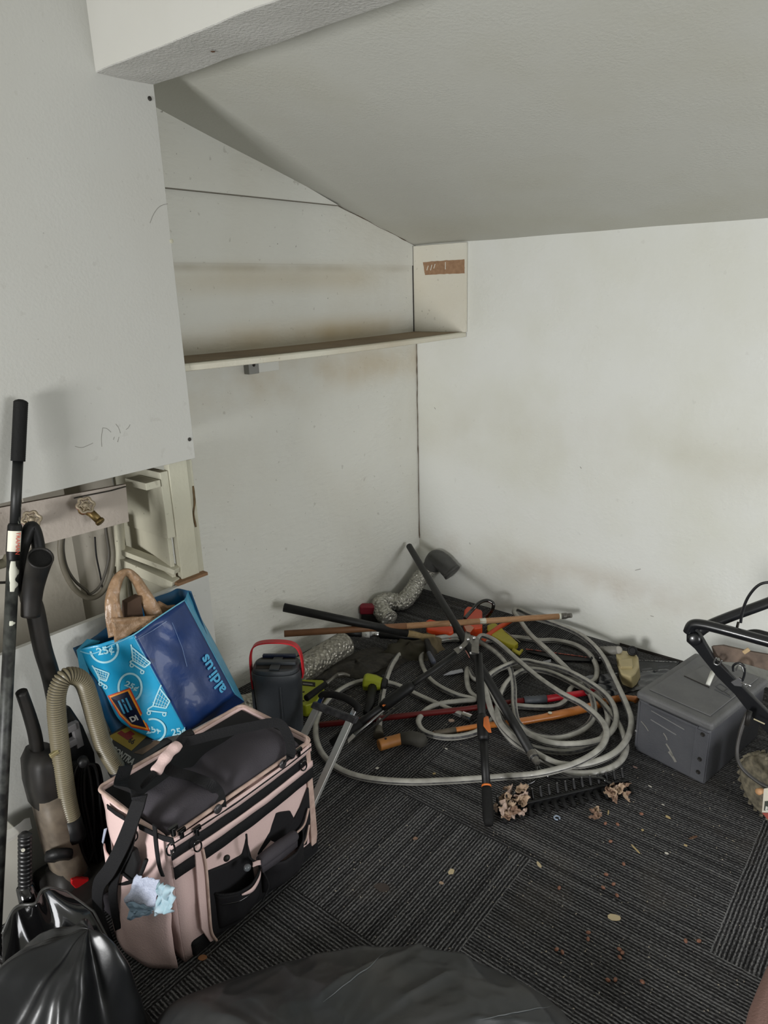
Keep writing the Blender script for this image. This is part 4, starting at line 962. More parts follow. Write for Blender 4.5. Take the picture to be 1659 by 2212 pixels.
# ---------- drinks jug ----------
JX, JY = .43, -1.455
m_jug = mat('dark_grey_plastic', (50, 54, 58), .5, bump=.12, bscale=120, var=.4, vscale=9, rgb2=(38, 40, 44))
m_jugd = mat('jug_dark_blue', (24, 34, 58), .5)
t = thing('cooler_jug', (JX, JY, 0), 'tall dark grey drinks cooler with a red carrying handle beside the pink tote', 'cooler')
ex = (onz(652, 1440, .33)-onz(543, 1440, .33)).normalized(); ex.z = 0; ex.normalize(); ey = V(-ex.y, ex.x, 0)
jc = onz(598, 1440, .325); jc = V(jc.x, jc.y, 0); JW, JD = .090, .066
def ring(z, k_, sq=3.0, n=40, o=jc, w_=None, d_=None):
    out = []
    for i in range(n):
        a = 2*PI*i/n; c_, s_ = math.cos(a), math.sin(a)
        out.append(o + ex*(math.copysign(abs(c_)**(2/sq), c_)*(w_ or JW)*k_) + ey*(math.copysign(abs(s_)**(2/sq), s_)*(d_ or JD)*k_) + V(0, 0, z))
    return out
def loft(rings, capb=True, capt=True):
    n = len(rings[0]); vv = [p for r_ in rings for p in r_]; ff_ = []
    for i in range(len(rings)-1):
        for k in range(n):
            l = (k+1) % n; ff_.append((i*n+k, i*n+l, (i+1)*n+l, (i+1)*n+k))
    if capb: ff_.append(tuple(range(n-1, -1, -1)))
    if capt: ff_.append(tuple((len(rings)-1)*n+k for k in range(n)))
    return vv, ff_
obj('tank', loft([ring(.001, .80), ring(.006, .84), ring(.2, .92), ring(.285, .955), ring(.29, .985), ring(.312, 1.0), ring(.322, .97)]), m_jug, t, smooth=False, bevel=.002)
obj('lid', loft([ring(.322, .93), ring(.334, .92), ring(.338, .88)]), m_jug, t, bevel=.002)
obj('lid_recess', join(frame_box(jc+V(0, 0, .3385), ex, ey, V(0, 0, 1), (-.062, .012, 0), (.062, .034, .001)), frame_box(jc+V(0, 0, .3385), ex, ey, V(0, 0, 1), (-.068, -.038, 0), (.062, -.018, .0012))), m_dark, t)
obj('lid_bar', join(frame_box(jc+V(0, 0, .338), ex, ey, V(0, 0, 1), (-.072, -.014, 0), (.072, .010, .012)), frame_box(jc+V(0, 0, .338), ex, ey, V(0, 0, 1), (-.018, -.05, 0), (.018, .04, .006))), m_jug, t, bevel=.003)
obj('lid_edge', frame_box(jc+V(0, 0, .336), ex, ey, V(0, 0, 1), (-.06, .038, 0), (.062, .054, .014)), m_jugd, t, bevel=.004, label='dark blue spout edge')
obj('front_rib', frame_box(jc+V(0, 0, .0), ex, ey, V(0, 0, 1), (.018, -.066, .15), (.024, -.060, .28)), m_jug, t, bevel=.002)
hp_ = [jc+ex*-.092+V(0, 0, .24), jc+ex*-.094+V(0, 0, .30), jc+ex*-.090+V(0, 0, .375), jc+ex*-.066+V(0, 0, .415), jc+ex*0+V(0, 0, .425), jc+ex*.066+V(0, 0, .415), jc+ex*.090+V(0, 0, .375), jc+ex*.094+V(0, 0, .30), jc+ex*.090+V(0, 0, .285)]
obj('handle', ribbon(spline(hp_, 7), .026, .005, ey), mat('handle_red', (176, 26, 36), .4), t, bevel=.001, label='red bail handle')
obj('side_latch', frame_box(jc, ex, ey, V(0, 0, 1), (-.098, -.012, .10), (-.088, .012, .29)), m_jug, t, bevel=.002)

# ---------- foil ducts ----------
def foil(name, bs, amt, col=(176, 174, 164)):
    m = mat(name, col, .34, metal=.55, var=.6, vscale=bs*.6, rgb2=(104, 102, 96)); nt = m.node_tree; N = nt.nodes; L = nt.links
    vo = N.new('ShaderNodeTexVoronoi'); vo.inputs['Scale'].default_value = bs
    tc = [n for n in N if n.type == 'TEX_COORD'][0]; L.new(tc.outputs['Object'], vo.inputs['Vector'])
    bp = N.new('ShaderNodeBump'); bp.inputs['Strength'].default_value = amt; bp.inputs['Distance'].default_value = .01
    L.new(vo.outputs['Distance'], bp.inputs['Height']); L.new(bp.outputs[0], N['Principled BSDF'].inputs['Normal']); return m
m_foil = foil('crinkled_foil', 60, 1.0, (204, 202, 192)); m_foil2 = foil('bubble_foil', 62, 1.0, (178, 174, 162))
t = thing('foil_duct', V(.1, -.3, 0), 'shiny silver flexible duct bending up the corner to a black taped elbow', 'duct')
dp = resample(spline([onz(842, 1338, .046), onz(826, 1322, .06), onz(822, 1304, .075), onz(842, 1298, .062), onz(868, 1300, .05), onz(890, 1278, .075), onz(904, 1254, .11), onz(922, 1234, .15), onz(936, 1222, .18)], 10), .003)
dp = [V(max(p.x, .05), min(p.y, -.05), p.z) for p in dp]
obj('duct_hose', tube(dp, [.043+.0022*math.sin(k*1.3)+.003*nz((k*.2, 0, 0)) for k in range(len(dp))], 24), m_foil, t, smooth=True)
el = [V(max(p.x, .056), min(p.y, -.056), p.z) for p in spline([dp[-3], onz(944, 1206, .225), onz(962, 1212, .215), onz(984, 1230, .175)], 8)]
m_tape = mat('black_duct_tape', (70, 70, 68), .5, bump=.8, bscale=35, var=.4, vscale=20, rgb2=(44, 44, 44))
obj('taped_elbow', tube(el, [.049+.003*nz((k*.7, 1, 0)) for k in range(len(el))], 22), m_tape, t, smooth=True, label='elbow wrapped in dull black tape')
obj('elbow_mouth', lathe(el[-1], el[-1]-el[-2], [(-.004, .05), (.010, .051), (.012, .04)], 22), m_tape, t, smooth=True)
t = thing('foil_duct', V(.1, -1.1, 0), 'foil bubble-wrapped duct lying along the foot of the left wall behind the cooler', 'duct')
dp = resample(spline([V(.075, -1.62, .06), onz(548, 1528, .056), onz(620, 1470, .056), onz(690, 1424, .056), onz(745, 1392, .052)], 10), .008)
dp = [V(max(p.x, .066), p.y, p.z) for p in dp]
obj('wrapped_duct', tube(dp, [.058+.004*nz((k*.5, 1, 3)) for k in range(len(dp))], 24), m_foil2, t, smooth=True)

# red block against the duct
t = thing('red_box', onz(797, 1350, 0), 'small dull red box between the two foil ducts', 'box')
rb = onz(797, 1346, .0); rx = onz(820, 1346, 0)-onz(772, 1346, 0); rx.normalize(); ry = V(-rx.y, rx.x, 0)
obj('box_body', frame_box(V(rb.x, rb.y, .045), rx, ry, V(0, 0, 1), (-.045, -.0, 0), (.045, .05, .045)), mat('faded_red', (124, 20, 38), .6), t, bevel=.008)
obj('box_base', frame_box(V(rb.x, rb.y, .001), rx, ry, V(0, 0, 1), (-.038, .005, 0), (.042, .045, .044)), m_vdk, t, bevel=.004)
# ================= poles, loppers, rake =================
m_wood = mat('worn_wood', (178, 138, 100), .6, var=.7, vscale=30, rgb2=(140, 98, 64), stretch=(1, 1, 8), bump=.2, bscale=60)
m_wood2 = mat('brown_wood', (128, 88, 58), .6, var=.6, vscale=24, rgb2=(98, 66, 42))
m_orange_wood = mat('orange_varnished_wood', (196, 120, 52), .4, var=.5, vscale=30, rgb2=(160, 88, 36), coat=.3)
m_bt = mat('black_tube', (18, 18, 18), .5, spec=.35, var=.6, vscale=30, rgb2=(32, 32, 31), bump=.1)
m_tool = mat('grey_tool_steel', (120, 118, 112), .4, metal=.6, var=.6, vscale=50, rgb2=(78, 72, 66))
m_orng = mat('orange_plastic', (214, 112, 40), .45)

# wooden broom pole with threaded metal end
a = onx(614, 1369, .085); b = V(*ony(1213, 1331, -.115)); c = ony(1238, 1329, -.112)
t = thing('broom_pole', V(.5, -.6, 0), 'long wooden broom pole with a threaded metal tip lying across the top of the pile', 'pole')
mid = a.lerp(b, .42)
obj('brown_shaft', tube([a, mid], .0145, 16), m_wood2, t, smooth=True, label='brown stained end of the shaft')
obj('bare_shaft', tube([mid, b], .0135, 16), m_wood, t, smooth=True)
obj('ferrule', lathe(b, c-b, [(0, .0145), (.022, .0145), (.024, .012), (.028, .013), (.03, .011), (.05, .011)] , 16), m_tool, t)
obj('paint_spatter', tube([mid.lerp(b, .27), mid.lerp(b, .30)], .0140, 10), m_wp, t, smooth=True); obj('paint_spatter', tube([mid.lerp(b, .46), mid.lerp(b, .50)], .0140, 10), m_wp, t, smooth=True)
obj('paint_spatter', tube([b.lerp(mid, .02), b.lerp(mid, .0)], .0150, 10), m_wp, t, smooth=True)

# black pipe handle with a split wooden end
a = onx(613, 1312, .075); b = onz(880, 1368, .135); c = onz(912, 1374, .125); d_ = onz(940, 1374, .12)
t = thing('axe_handle', V(.3, -.9, 0), 'black sleeved handle with a split wooden end pointing up towards the left wall', 'handle')
obj('sleeve', tube([a, b], [.0175, .0165], 18, hollow=True), m_bt, t, smooth=True, solid=.003)
obj('sleeve_plug', tube([a.lerp(b, .02), b], [.012, .014], 12), m_blackr, t, smooth=True)
obj('split_wood', tube([b.lerp(c, -.1), b.lerp(c, .5), c, d_], [.0165, .0155, .012, .006], 9), mat('split_wood_pale', (150, 130, 92), .8, var=.7, vscale=40, rgb2=(98, 78, 50), bump=.5), t)
obj('inner_glint', lathe(a+(b-a).normalized()*.012, (a-b), [(0, .004), (.01, .004)], 10), m_chrome, t)

# telescopic pole with a white label lying below it
a, b, c = onz(735, 1366, .085), onz(800, 1369, .075), onz(905, 1378, .05)
t = thing('extension_rod', V(.25, -.8, 0), 'short black telescopic rod with a white label under the broom pole', 'rod')
obj('sleeve', tube([a, onz(784, 1369, .077)], .0165, 16), m_black, t, smooth=True)
obj('label', tube([onz(782, 1369, .0772), onz(799, 1369.5, .0752)], .0172, 16), mat('label_white2', (190, 190, 184), .5), t, smooth=True, label='white printed label')
obj('chrome_collar', tube([b, onz(822, 1371, .072)], .0125, 16), m_chrome, t, smooth=True)
obj('rod', tube([onz(820, 1371, .072), c], [.017, .015], 16), m_black, t, smooth=True)
p = onz(789, 1371, .077); obj('label_mark', tube(spline([p+RT*.0-UP*.002+(CAM-p).normalized()*.0175, p+RT*.004-UP*.004+(CAM-p).normalized()*.0175, p+RT*.006+UP*.001+(CAM-p).normalized()*.0175, p+RT*.0+UP*.003+(CAM-p).normalized()*.0175], 4), .0008, 5), m_black, t)

# ---- bow rake standing on its head, handle leaning into the corner ----
rt = onx(884, 1180, .045); rb_ = onz(1156, 1640, .075)
t = thing('bow_rake', (rb_.x, rb_.y, 0), 'black bow rake with its handle leaning into the wall corner and leaves in its teeth', 'rake')
dv = (rt-rb_).normalized()
obj('handle', join(tube([rt+dv*.004, rt, rb_], [.010, .0165, .0165], 18)), m_bt, t, smooth=True)
obj('ferrule', lathe(rb_+dv*.03, -dv, [(0, .0175), (.02, .018), (.034, .012), (.05, .009)], 16), m_tool, t)
h0, h1_ = onz(1082, 1752, .02), onz(1352, 1690, .02)
hz = (h1_-h0).normalized()
obj('left_bow', tube(spline([rb_+V(0, 0, -.01), onz(1160, 1665, .06), onz(1156, 1685, .045), onz(1120, 1706, .035), h0+V(0, 0, .012)], 8), .0052, 10), m_blackg, t, smooth=True, label='bent steel bow arm')
obj('right_bow', tube(spline([rb_+V(0, 0, -.01), onz(1172, 1668, .055), onz(1200, 1680, .05), onz(1290, 1680, .045), onz(1312, 1690, .035), onz(1330, 1700, .02)], 8), .0052, 10), m_blackg, t, smooth=True, label='bent steel bow arm')
obj('rake_bar', beam_box(h0-hz*.01, h1_+hz*.01, .010, .024), m_black, t, bevel=.002)
for k in range(16):
    p = h0.lerp(h1_, k/15)
    pr = V(-hz.y, hz.x, 0)
    obj('tooth', tube(spline([p + V(0, 0, -.008) - pr*.004, p + V(0, 0, .0) + pr*.012, p + V(0, 0, .018) + pr*.024, p + V(0, 0, .034) + pr*.028], 5), [.0055]*12+[.005, .0044, .0036, .003], 8), m_black, t, smooth=True)
    obj('lower_tooth', tube([p + V(0, 0, .0) - pr*.006, p - pr*.040 + V(0, 0, -.012)], [.009, .006], 8), m_blackr, t, smooth=True); obj('tooth_tip', lathe(p + V(0, 0, .034) + pr*.028, pr+V(0, 0, .6), [(-.002, .0032), (.001, .0032), (.002, .0015)], 8), m_steel, t)

# ---- anvil lopper with telescopic arms, standing like a tripod ----
pv = onz(1018, 1392, .335)
t = thing('lopper', (pv.x, pv.y, 0), 'long lopper with black telescopic arms and orange catches standing astride the hose', 'lopper')
la0, la1 = onz(1033, 1412, .32), onz(1056, 1783, .018)
def lp_(t_): return la0.lerp(la1, t_)
obj('arm_upper', tube([la0, lp_(.56)], .0145, 16, flat=.75), m_bt, t, smooth=True)
obj('arm_lower', tube([lp_(.5), lp_(.80)], .0135, 16), m_black, t, smooth=True)
obj('arm_catch', tube([lp_(.40), lp_(.42), lp_(.53), lp_(.55)], [.016, .019, .020, .016], 16), m_black, t, smooth=True)
cq = [onz(*q, .20) for q in ((1045, 1547), (1055, 1547), (1057, 1560), (1062, 1583), (1055, 1582), (1044, 1568))]
obj('catch_lever', prism(cq, (CAM-cq[0]).normalized()*.012), m_orng, t, bevel=.002, label='orange catch')
obj('arm_band', tube([lp_(.795), lp_(.805)], .0155, 16), m_orng, t, smooth=True, label='orange band')
obj('arm_grip', tube([lp_(.80), lp_(.83), lp_(.90), lp_(.97), lp_(1.0)], [.0145, .0165, .0175, .018, .013], 18), m_blackr, t, smooth=True)
ra0, ra1 = onz(985, 1412, .31), onz(740, 1588, .06)
def rp_(t_): return ra0.lerp(ra1, t_)
obj('arm_upper', tube([ra0, rp_(.5)], .0125, 16, flat=.8), m_bt, t, smooth=True)
obj('arm_catch', tube([rp_(.38), rp_(.42), rp_(.62), rp_(.66)], [.016, .021, .021, .016], 16), m_black, t, smooth=True)
cq = [onz(*q, .155) for q in ((825, 1524), (838, 1512), (848, 1504), (849, 1507), (840, 1517), (828, 1527))]
obj('catch_lever', prism(cq, (CAM-cq[0]).normalized()*.016), m_orng, t, bevel=.001, label='orange catch')
obj('arm_lower', tube([rp_(.6), ra1], [.0125, .0135], 14), m_black, t, smooth=True)
obj('arm_grip', tube([rp_(.84), rp_(1.0), rp_(1.1)], [.015, .0165, .014], 14), m_blackr, t, smooth=True)
# head: riveted steel plates
def plate(pts, z, th, m=m_tool, nm='head_plate'):
    q_ = [onz(*p, z) for p in pts]; return obj(nm, prism(q_, (CAM-q_[0]).normalized()*th), m, t, bevel=.001)
plate([(1006, 1362), (1013, 1358), (1018, 1378), (1010, 1392), (998, 1404), (989, 1413), (979, 1402), (992, 1396), (1003, 1385)], .335, .006)
plate([(1017, 1372), (1031, 1375), (1035, 1380), (1034, 1411), (1018, 1409), (1019, 1392), (1014, 1386)], .335, .010)
plate([(1014, 1408), (1035, 1408), (1034, 1412), (1015, 1413)], .33, .014, m_chrome, 'chrome_edge')
plate([(1002, 1352), (1016, 1350), (1024, 1356), (1016, 1366), (1008, 1364)], .34, .005, mat('copper_scrap', (168, 110, 84), .45, metal=.5), 'blade_tip')
for q in ((1011, 1381), (1024, 1378), (995, 1399)):
    p = onz(*q, .343); obj('rivet', lathe(p, (CAM-p), [(0, .0055), (.006, .0055), (.008, .003)], 14), m_chrome, t, smooth=True)
obj('return_wire', tube(spline([onz(*q, .33) for q in ((1006, 1406), (1010, 1412), (1014, 1420))], 4), .0018, 6), mat('copper_wire', (170, 110, 100), .4, metal=.6), t)

# ---- second lopper / shears thrown under: dark arm parallel to the first ----
t = thing('steel_rod_bundle', V(.65, -1.25, 0), 'thin dark metal rods sticking out beside the trolley handle', 'rod')
obj('rod', tube([onz(755, 1598, .02), onz(868, 1502, .07)], .0045, 8), m_steel, t, smooth=True); obj('rod', tube([onz(762, 1604, .02), onz(875, 1515, .06)], .004, 8), m_vdk, t, smooth=True)
obj('card_tag', prism([onz(*q, .03) for q in ((751, 1598), (762, 1585), (768, 1590), (752, 1606))], V(0, 0, .001)), mat('tag_grey', (160, 156, 150), .6), t)

# ================= garden hose =================
m_hose = mat('grey_garden_hose', (176, 174, 166), .42, var=.75, vscale=28, rgb2=(120, 118, 112), coat=.1)
m_hose_shade = mat('hose_side_shade', (44, 44, 48), .5, var=.55, vscale=60, rgb2=(120, 118, 114), sharp=.3)
# dark strips along the hose paint the shade of its sides into the colour
C8 = lambda x, y: (900+x/3.19, 1150+y/3.19)
segs = []
def S_(pts, z, conv=True): segs.extend([((C8(x, y) if conv else (x, y)), z) for x, y in pts])
S_([(818, 1582), (822, 1530), (832, 1475), (850, 1430), (880, 1397), (915, 1381)], .02, False)
S_([(130, 728), (250, 712), (370, 722), (470, 775), (560, 835), (640, 930), (668, 1050), (672, 1180), (690, 1290), (730, 1345), (820, 1400), (950, 1418), (1080, 1390), (1180, 1330), (1222, 1250), (1210, 1150)], .035)
S_([(1150, 1050), (1000, 985), (850, 940), (700, 925), (570, 940), (480, 990), (400, 1010)], .014)
S_([(352, 940), (346, 1030), (375, 1110), (470, 1165), (600, 1185), (800, 1205), (960, 1200), (1035, 1150), (1062, 1080), (1130, 1050), (1225, 1020), (1240, 930), (1190, 840), (1090, 775), (950, 745), (850, 745), (750, 730), (600, 722), (500, 745)], .016)
S_([(390, 745), (250, 735), (130, 755), (62, 805), (30, 880), (70, 985), (150, 1060), (280, 1122), (400, 1155), (300, 1165), (180, 1180), (90, 1210), (30, 1262), (12, 1320), (60, 1380), (190, 1412), (330, 1402), (440, 1362), (540, 1270), (590, 1180)], .018)
S_([(560, 1250), (640, 1370), (740, 1455), (880, 1500), (1050, 1512), (1200, 1470), (1290, 1400), (1320, 1290), (1290, 1180), (1200, 1080), (1080, 985)], .02)
S_([(1020, 925), (900, 810), (780, 700), (700, 590), (672, 545), (700, 530), (790, 570), (950, 628), (1100, 690), (1205, 765), (1290, 865), (1340, 965), (1400, 1090), (1450, 1200), (1478, 1300), (1460, 1400), (1400, 1490), (1300, 1556), (1150, 1602), (1000, 1600), (900, 1565), (770, 1490), (650, 1400), (570, 1300)], .055)
S_([(560, 1180), (620, 1040), (740, 950), (900, 960), (1080, 1040), (1250, 1150), (1370, 1290), (1425, 1410), (1440, 1500), (1390, 1590), (1260, 1650), (1080, 1660), (940, 1610), (800, 1530), (660, 1440), (560, 1310)], .034)
S_([(500, 1180), (490, 1000), (700, 890), (850, 905), (1000, 940), (1130, 1000), (1250, 1075), (1330, 1150), (1370, 1240), (1365, 1330), (1300, 1410), (1180, 1450), (1000, 1460), (850, 1430), (700, 1340), (560, 1180), (440, 960), (410, 800)], .05)
S_([(440, 715), (520, 735), (600, 795), (700, 885), (850, 1010), (1000, 1110), (1150, 1190), (1265, 1290), (1308, 1380), (1280, 1470), (1200, 1540), (1080, 1600), (950, 1640), (800, 1670)], .07)
S_([(1090, 1678), (1040, 1682), (960, 1687), (880, 1689), (790, 1681), (730, 1660), (692, 1622), (682, 1575), (696, 1530), (738, 1489), (790, 1471), (850, 1478), (905, 1503), (960, 1528), (1000, 1545)], .016, False)
# smooth heights, keep the path clear of the floor
P = [onz(p[0], p[1], z) for p, z in segs]
hs = spline(P, 6)
zz = [p.z for p in hs]
for _ in range(6): zz = [zz[0]] + [(zz[i-1]+2*zz[i]+zz[i+1])/4 for i in range(1, len(zz)-1)] + [zz[-1]]
# slide each point along its sight line so that the smoothed height keeps the traced course
hs2 = []
for p, z in zip(hs, zz):
    z = max(z, .013); k = (CAM.z-z)/(CAM.z-p.z); q = CAM + (p-CAM)*k
    hs2.append(V(q.x, min(q.y, -.015), z))
t = thing('garden_hose', (1.0, -.8, 0), 'long dusty grey garden hose lying in tangled coils on the carpet', 'hose')
hp0 = obj('hose_pipe', tube(hs2, .0118, 16), [m_hose, m_hose_shade], t, smooth=True)
for i_, p_ in enumerate(hp0.data.polygons):
    p_.material_index = 1 if (i_ % 16) in (3, 10, 11) else 0
e1_ = hs2[-1]; ed = (hs2[-1]-hs2[-4]).normalized()
obj('chrome_coupling', lathe(e1_-ed*.004, ed, [(0, .0125), (.004, .0165), (.018, .0165), (.019, .0145), (.021, .0175), (.045, .0175), (.046, .013)], 20), m_chrome, t, smooth=False)
e2_ = hs2[0]; ed2 = (hs2[0]-hs2[3]).normalized()
obj('dark_coupling', lathe(e2_-ed2*.03, ed2, [(0, .0125), (.004, .015), (.028, .0155), (.030, .019), (.048, .0195), (.05, .013)], 18), mat('dull_brass_grey', (88, 84, 74), .5, metal=.5), t)

# ================= other hand tools =================
# red fibreglass-handled tool with grey ferrule
a, b, c, d_ = onz(690, 1566, .022), onz(1005, 1532, .024), onz(1132, 1513, .024), onz(1180, 1510, .024); e_ = onz(1292, 1492, .024)
t = thing('garden_fork', V(.9, -.9, 0), 'long red-handled garden tool with a grey ferrule lying under the hose coils', 'garden tool')
obj('lower_shaft', tube([a, b, c], .0115, 14), mat('deep_red', (96, 20, 20), .4), t, smooth=True)
obj('ferrule', tube([c, d_], .0165, 16), mat('slate_plastic', (66, 70, 76), .5), t, smooth=True)
obj('upper_shaft', tube([d_, e_], [.0145, .012], 14), mat('bright_red', (186, 22, 40), .4), t, smooth=True)
# curved varnished axe handle
t = thing('pickaxe_handle', V(1.1, -.8, 0), 'orange varnished wooden axe handle lying under the hose towards the grey toolbox', 'handle')
ph = [onz(*q, .02) for q in ((938, 1586), (984, 1577), (1040, 1568), (1115, 1560), (1190, 1547), (1265, 1530), (1310, 1515), (1345, 1508), (1370, 1510), (1376, 1512))]
obj('shaft', tube(spline(ph, 5), [.012]*10+[.0135]*5+[.016]*5+[.0185]*5+[.018]*5+[.016]*5+[.014]*5+[.0155]*5+[.018, .019, .019, .016, .010, .006], 16, flat=.8), m_orange_wood, t, smooth=True)
obj('grey_sleeve', tube([ph[0], ph[1]], .0125, 14), mat('dull_brown_grey', (82, 74, 62), .7), t, smooth=True)
p = onz(1188, 1540, .037); obj('sticker', lathe(p, (0, 0, 1), [(0, .008), (.0015, .008)], 12), m_wp, t)
# mallet with short wooden handle
t = thing('mallet', onz(870, 1600, 0), 'rubber mallet with a short orange wooden handle lying in front of the coils', 'mallet')
a, b = onz(818, 1610, .028), onz(866, 1596, .028)
obj('wood_handle', tube([a, a.lerp(b, .04), b], [.019, .0215, .0205], 18), mat('ochre_wood', (170, 112, 52), .55, var=.5, vscale=30), t, smooth=False, bevel=.001)
obj('hanging_hole', lathe(onz(833, 1596, .049), (0, 0, 1), [(0, .0045), (.0015, .0045)], 12), m_dark, t)
obj('rubber_body', tube([b, onz(890, 1594, .030), onz(910, 1600, .032), onz(916, 1604, .032)], [.023, .026, .027, .018], 18), mat('dusty_rubber', (58, 56, 50), .7, bump=.3), t, smooth=True)
# green cordless tool body, battery, hammer with a black grip
m_lime = mat('lime_plastic', (150, 158, 30), .45, var=.3, vscale=14, rgb2=(112, 120, 26))
t = thing('cordless_tool', onz(680, 1540, 0), 'lime green cordless tool lying on its side next to the cooler', 'power tool')
lp0 = [onz(*q, .06) for q in ((652, 1467), (699, 1468), (700, 1490), (684, 1516), (660, 1524), (646, 1520), (640, 1480))]
obj('tool_body', prism(lp0, V(0, 0, -.055)), m_lime, t, bevel=.006)
obj('vent', prism([onz(*q, .0615) for q in ((652, 1471), (681, 1474), (681, 1483), (652, 1480))], V(0, 0, -.001)), m_dark, t)
obj('vent_bar', prism([onz(*q, .063) for q in ((654, 1475), (675, 1477), (675, 1480), (654, 1478))], V(0, 0, -.001)), m_steel, t)
obj('slot', prism([onz(*q, .0615) for q in ((651, 1494), (658, 1493), (658, 1495), (651, 1496))], V(0, 0, -.001)), m_dark, t)
obj('screw_head', lathe(onz(656, 1514, .061), (0, 0, 1), [(0, .004), (.001, .004)], 10), m_dark, t)
t = thing('battery_tool', onz(800, 1500, 0), 'rounded lime green tool with black end lying among the coils', 'power tool')
a, b = onz(786, 1472, .04), onz(826, 1478, .036)
obj('tool_body', tube([a, a.lerp(b, .1), a.lerp(b, .6), b], [.030, .038, .036, .026], 8), m_lime, t, smooth=False, bevel=.006)
obj('black_end', tube([b, onz(836, 1480, .034)], [.03, .024], 12), m_black, t, bevel=.004)
obj('grip', tube([a.lerp(b, .5), onz(800, 1520, .02), onz(790, 1540, .018)], [.02, .018, .012], 10), m_black, t, smooth=True)
t = thing('claw_hammer', onz(700, 1480, 0), 'small hammer with a black grip lying over the lime green tool', 'hammer')
a, b, c = onz(662, 1508, .085), onz(703, 1478, .075), onz(731, 1456, .07)
obj('grip', tube([a-(b-a)*.01, a, b], [.008, .0135, .0115], 14), m_blackr, t, smooth=True)
obj('shaft', tube([b, c], .0075, 10), m_tool, t, smooth=True)
obj('hammer_head', tube(spline([onz(728, 1458, .07), onz(742, 1456, .068), onz(756, 1460, .06)], 5), [.009, .009, .0085, .008, .008, .0075, .007, .007, .006, .006, .005], 10), m_tool, t, smooth=True)
# orange chainsaw-like tool near the corner
m_or = mat('chainsaw_orange', (208, 70, 26), .4, var=.3, vscale=12, rgb2=(176, 56, 22))
t = thing('chainsaw', onz(1020, 1380, 0), 'orange chainsaw with a black loop handle lying near the back wall', 'chainsaw')
pq = [onz(*q, .085) for q in ((1003, 1316), (1010, 1309), (1024, 1311), (1042, 1318), (1042, 1354), (1024, 1357), (1008, 1350), (1001, 1334))]
obj('motor_cover', prism(pq, V(0, 0, -.08)), m_or, t, bevel=.008)
pq = [onz(*q, .06) for q in ((920, 1340), (928, 1336), (960, 1345), (978, 1352), (980, 1364), (970, 1366), (945, 1362), (922, 1358))]
obj('rear_handle', prism(pq, V(0, 0, -.05)), m_or, t, bevel=.008)
obj('front_handle', tube(spline([onz(*q, z_) for *q, z_ in ((1004, 1336, .10), (1020, 1318, .12), (1036, 1302, .15), (1052, 1297, .16), (1065, 1303, .15), (1064, 1316, .12), (1052, 1334, .07), (1046, 1344, .05))], 8), .0095, 12, flat=.8), m_blackg, t, smooth=True, label='black loop handle')
pq = [onz(*q, .03) for q in ((980, 1346), (1004, 1344), (1046, 1354), (1046, 1372), (1020, 1386), (984, 1376))]
obj('engine_block', prism(pq, V(0, 0, -.028)), m_vdk, t, bevel=.005)
t = thing('hedge_shears', onz(1080, 1380, 0), 'yellow and orange shears lying against the chainsaw', 'shears')
obj('orange_arm', tube([onz(1104, 1342, .04), onz(1080, 1354, .035), onz(1050, 1376, .03), onz(1036, 1392, .02)], [.009, .013, .013, .008], 12), mat('orange_arm', (196, 72, 28), .45), t, smooth=True)
obj('yellow_body', prism([onz(*q, .035) for q in ((1052, 1350), (1068, 1344), (1080, 1352), (1092, 1364), (1102, 1372), (1120, 1388), (1112, 1394), (1098, 1390), (1084, 1384), (1062, 1372), (1052, 1360))], V(0, 0, -.03)), mat('dull_yellow', (176, 166, 42), .5, var=.4, vscale=20, rgb2=(130, 124, 40)), t, bevel=.005)
obj('metal_edge', tube([onz(1090, 1362, .04), onz(1124, 1388, .03)], .002, 8), m_steel, t)
obj('yellow_tip', tube([onz(1108, 1404, .02), onz(1122, 1412, .015), onz(1128, 1404, .02)], [.010, .012, .006], 8), mat('dull_yellow2', (168, 158, 52), .5), t, smooth=True)
# pruning saw with red-flecked blade
t = thing('hand_saw', onz(1200, 1432, 0), 'long saw blade with red teeth and a black grip lying behind the coils', 'saw')
obj('blade', prism([onz(*q, .012) for q in ((1135, 1399), (1150, 1400), (1272, 1421), (1280, 1428), (1210, 1426), (1140, 1408))], V(0, 0, -.003)), m_black, t)
obj('teeth', tube([onz(1136, 1402, .014), onz(1272, 1420, .014)], .002, 6), mat('red_teeth', (196, 96, 78), .4, var=1, vscale=90, rgb2=(60, 40, 38), sharp=.8), t)
obj('grip', beam_box(onz(1275, 1424, .016), onz(1300, 1428, .016), .028, .022), m_black, t, bevel=.006)
obj('chrome_pin', lathe(onz(1296, 1422, .03), (0, 0, 1), [(0, .005), (.006, .004)], 10), m_chrome, t)
obj('white_label', prism([onz(*q, .016) for q in ((1165, 1430), (1190, 1424), (1190, 1430), (1168, 1434))], V(0, 0, -.001)), mat('label_pale', (176, 178, 184), .5), t)
t = thing('utility_knife', onz(985, 1452, 0), 'small knife with a grey blade lying inside the left hose loop', 'knife')
obj('blade', prism([onz(*q, .014) for q in ((958, 1458), (972, 1450), (1000, 1444), (1001, 1451), (976, 1456))], V(0, 0, -.003)), mat('label_pale2', (168, 170, 178), .4), t)
obj('handle', beam_box(onz(1000, 1447, .014), onz(1018, 1444, .014), .02, .012), m_black, t, bevel=.003)
# grey plastic nozzle inside the left loop
t = thing('nozzle', onz(930, 1420, 0), 'dark nozzle with a slate blue cap inside the left hose loop', 'nozzle')
obj('body', tube([onz(922, 1385, .05), onz(930, 1410, .045), onz(938, 1440, .03)], [.014, .018, .016], 14), m_vdk, t, smooth=True)
obj('cap', tube([onz(926, 1410, .062), onz(936, 1430, .055)], [.010, .012], 12), mat('slate_cap', (84, 88, 100), .4), t, smooth=True)
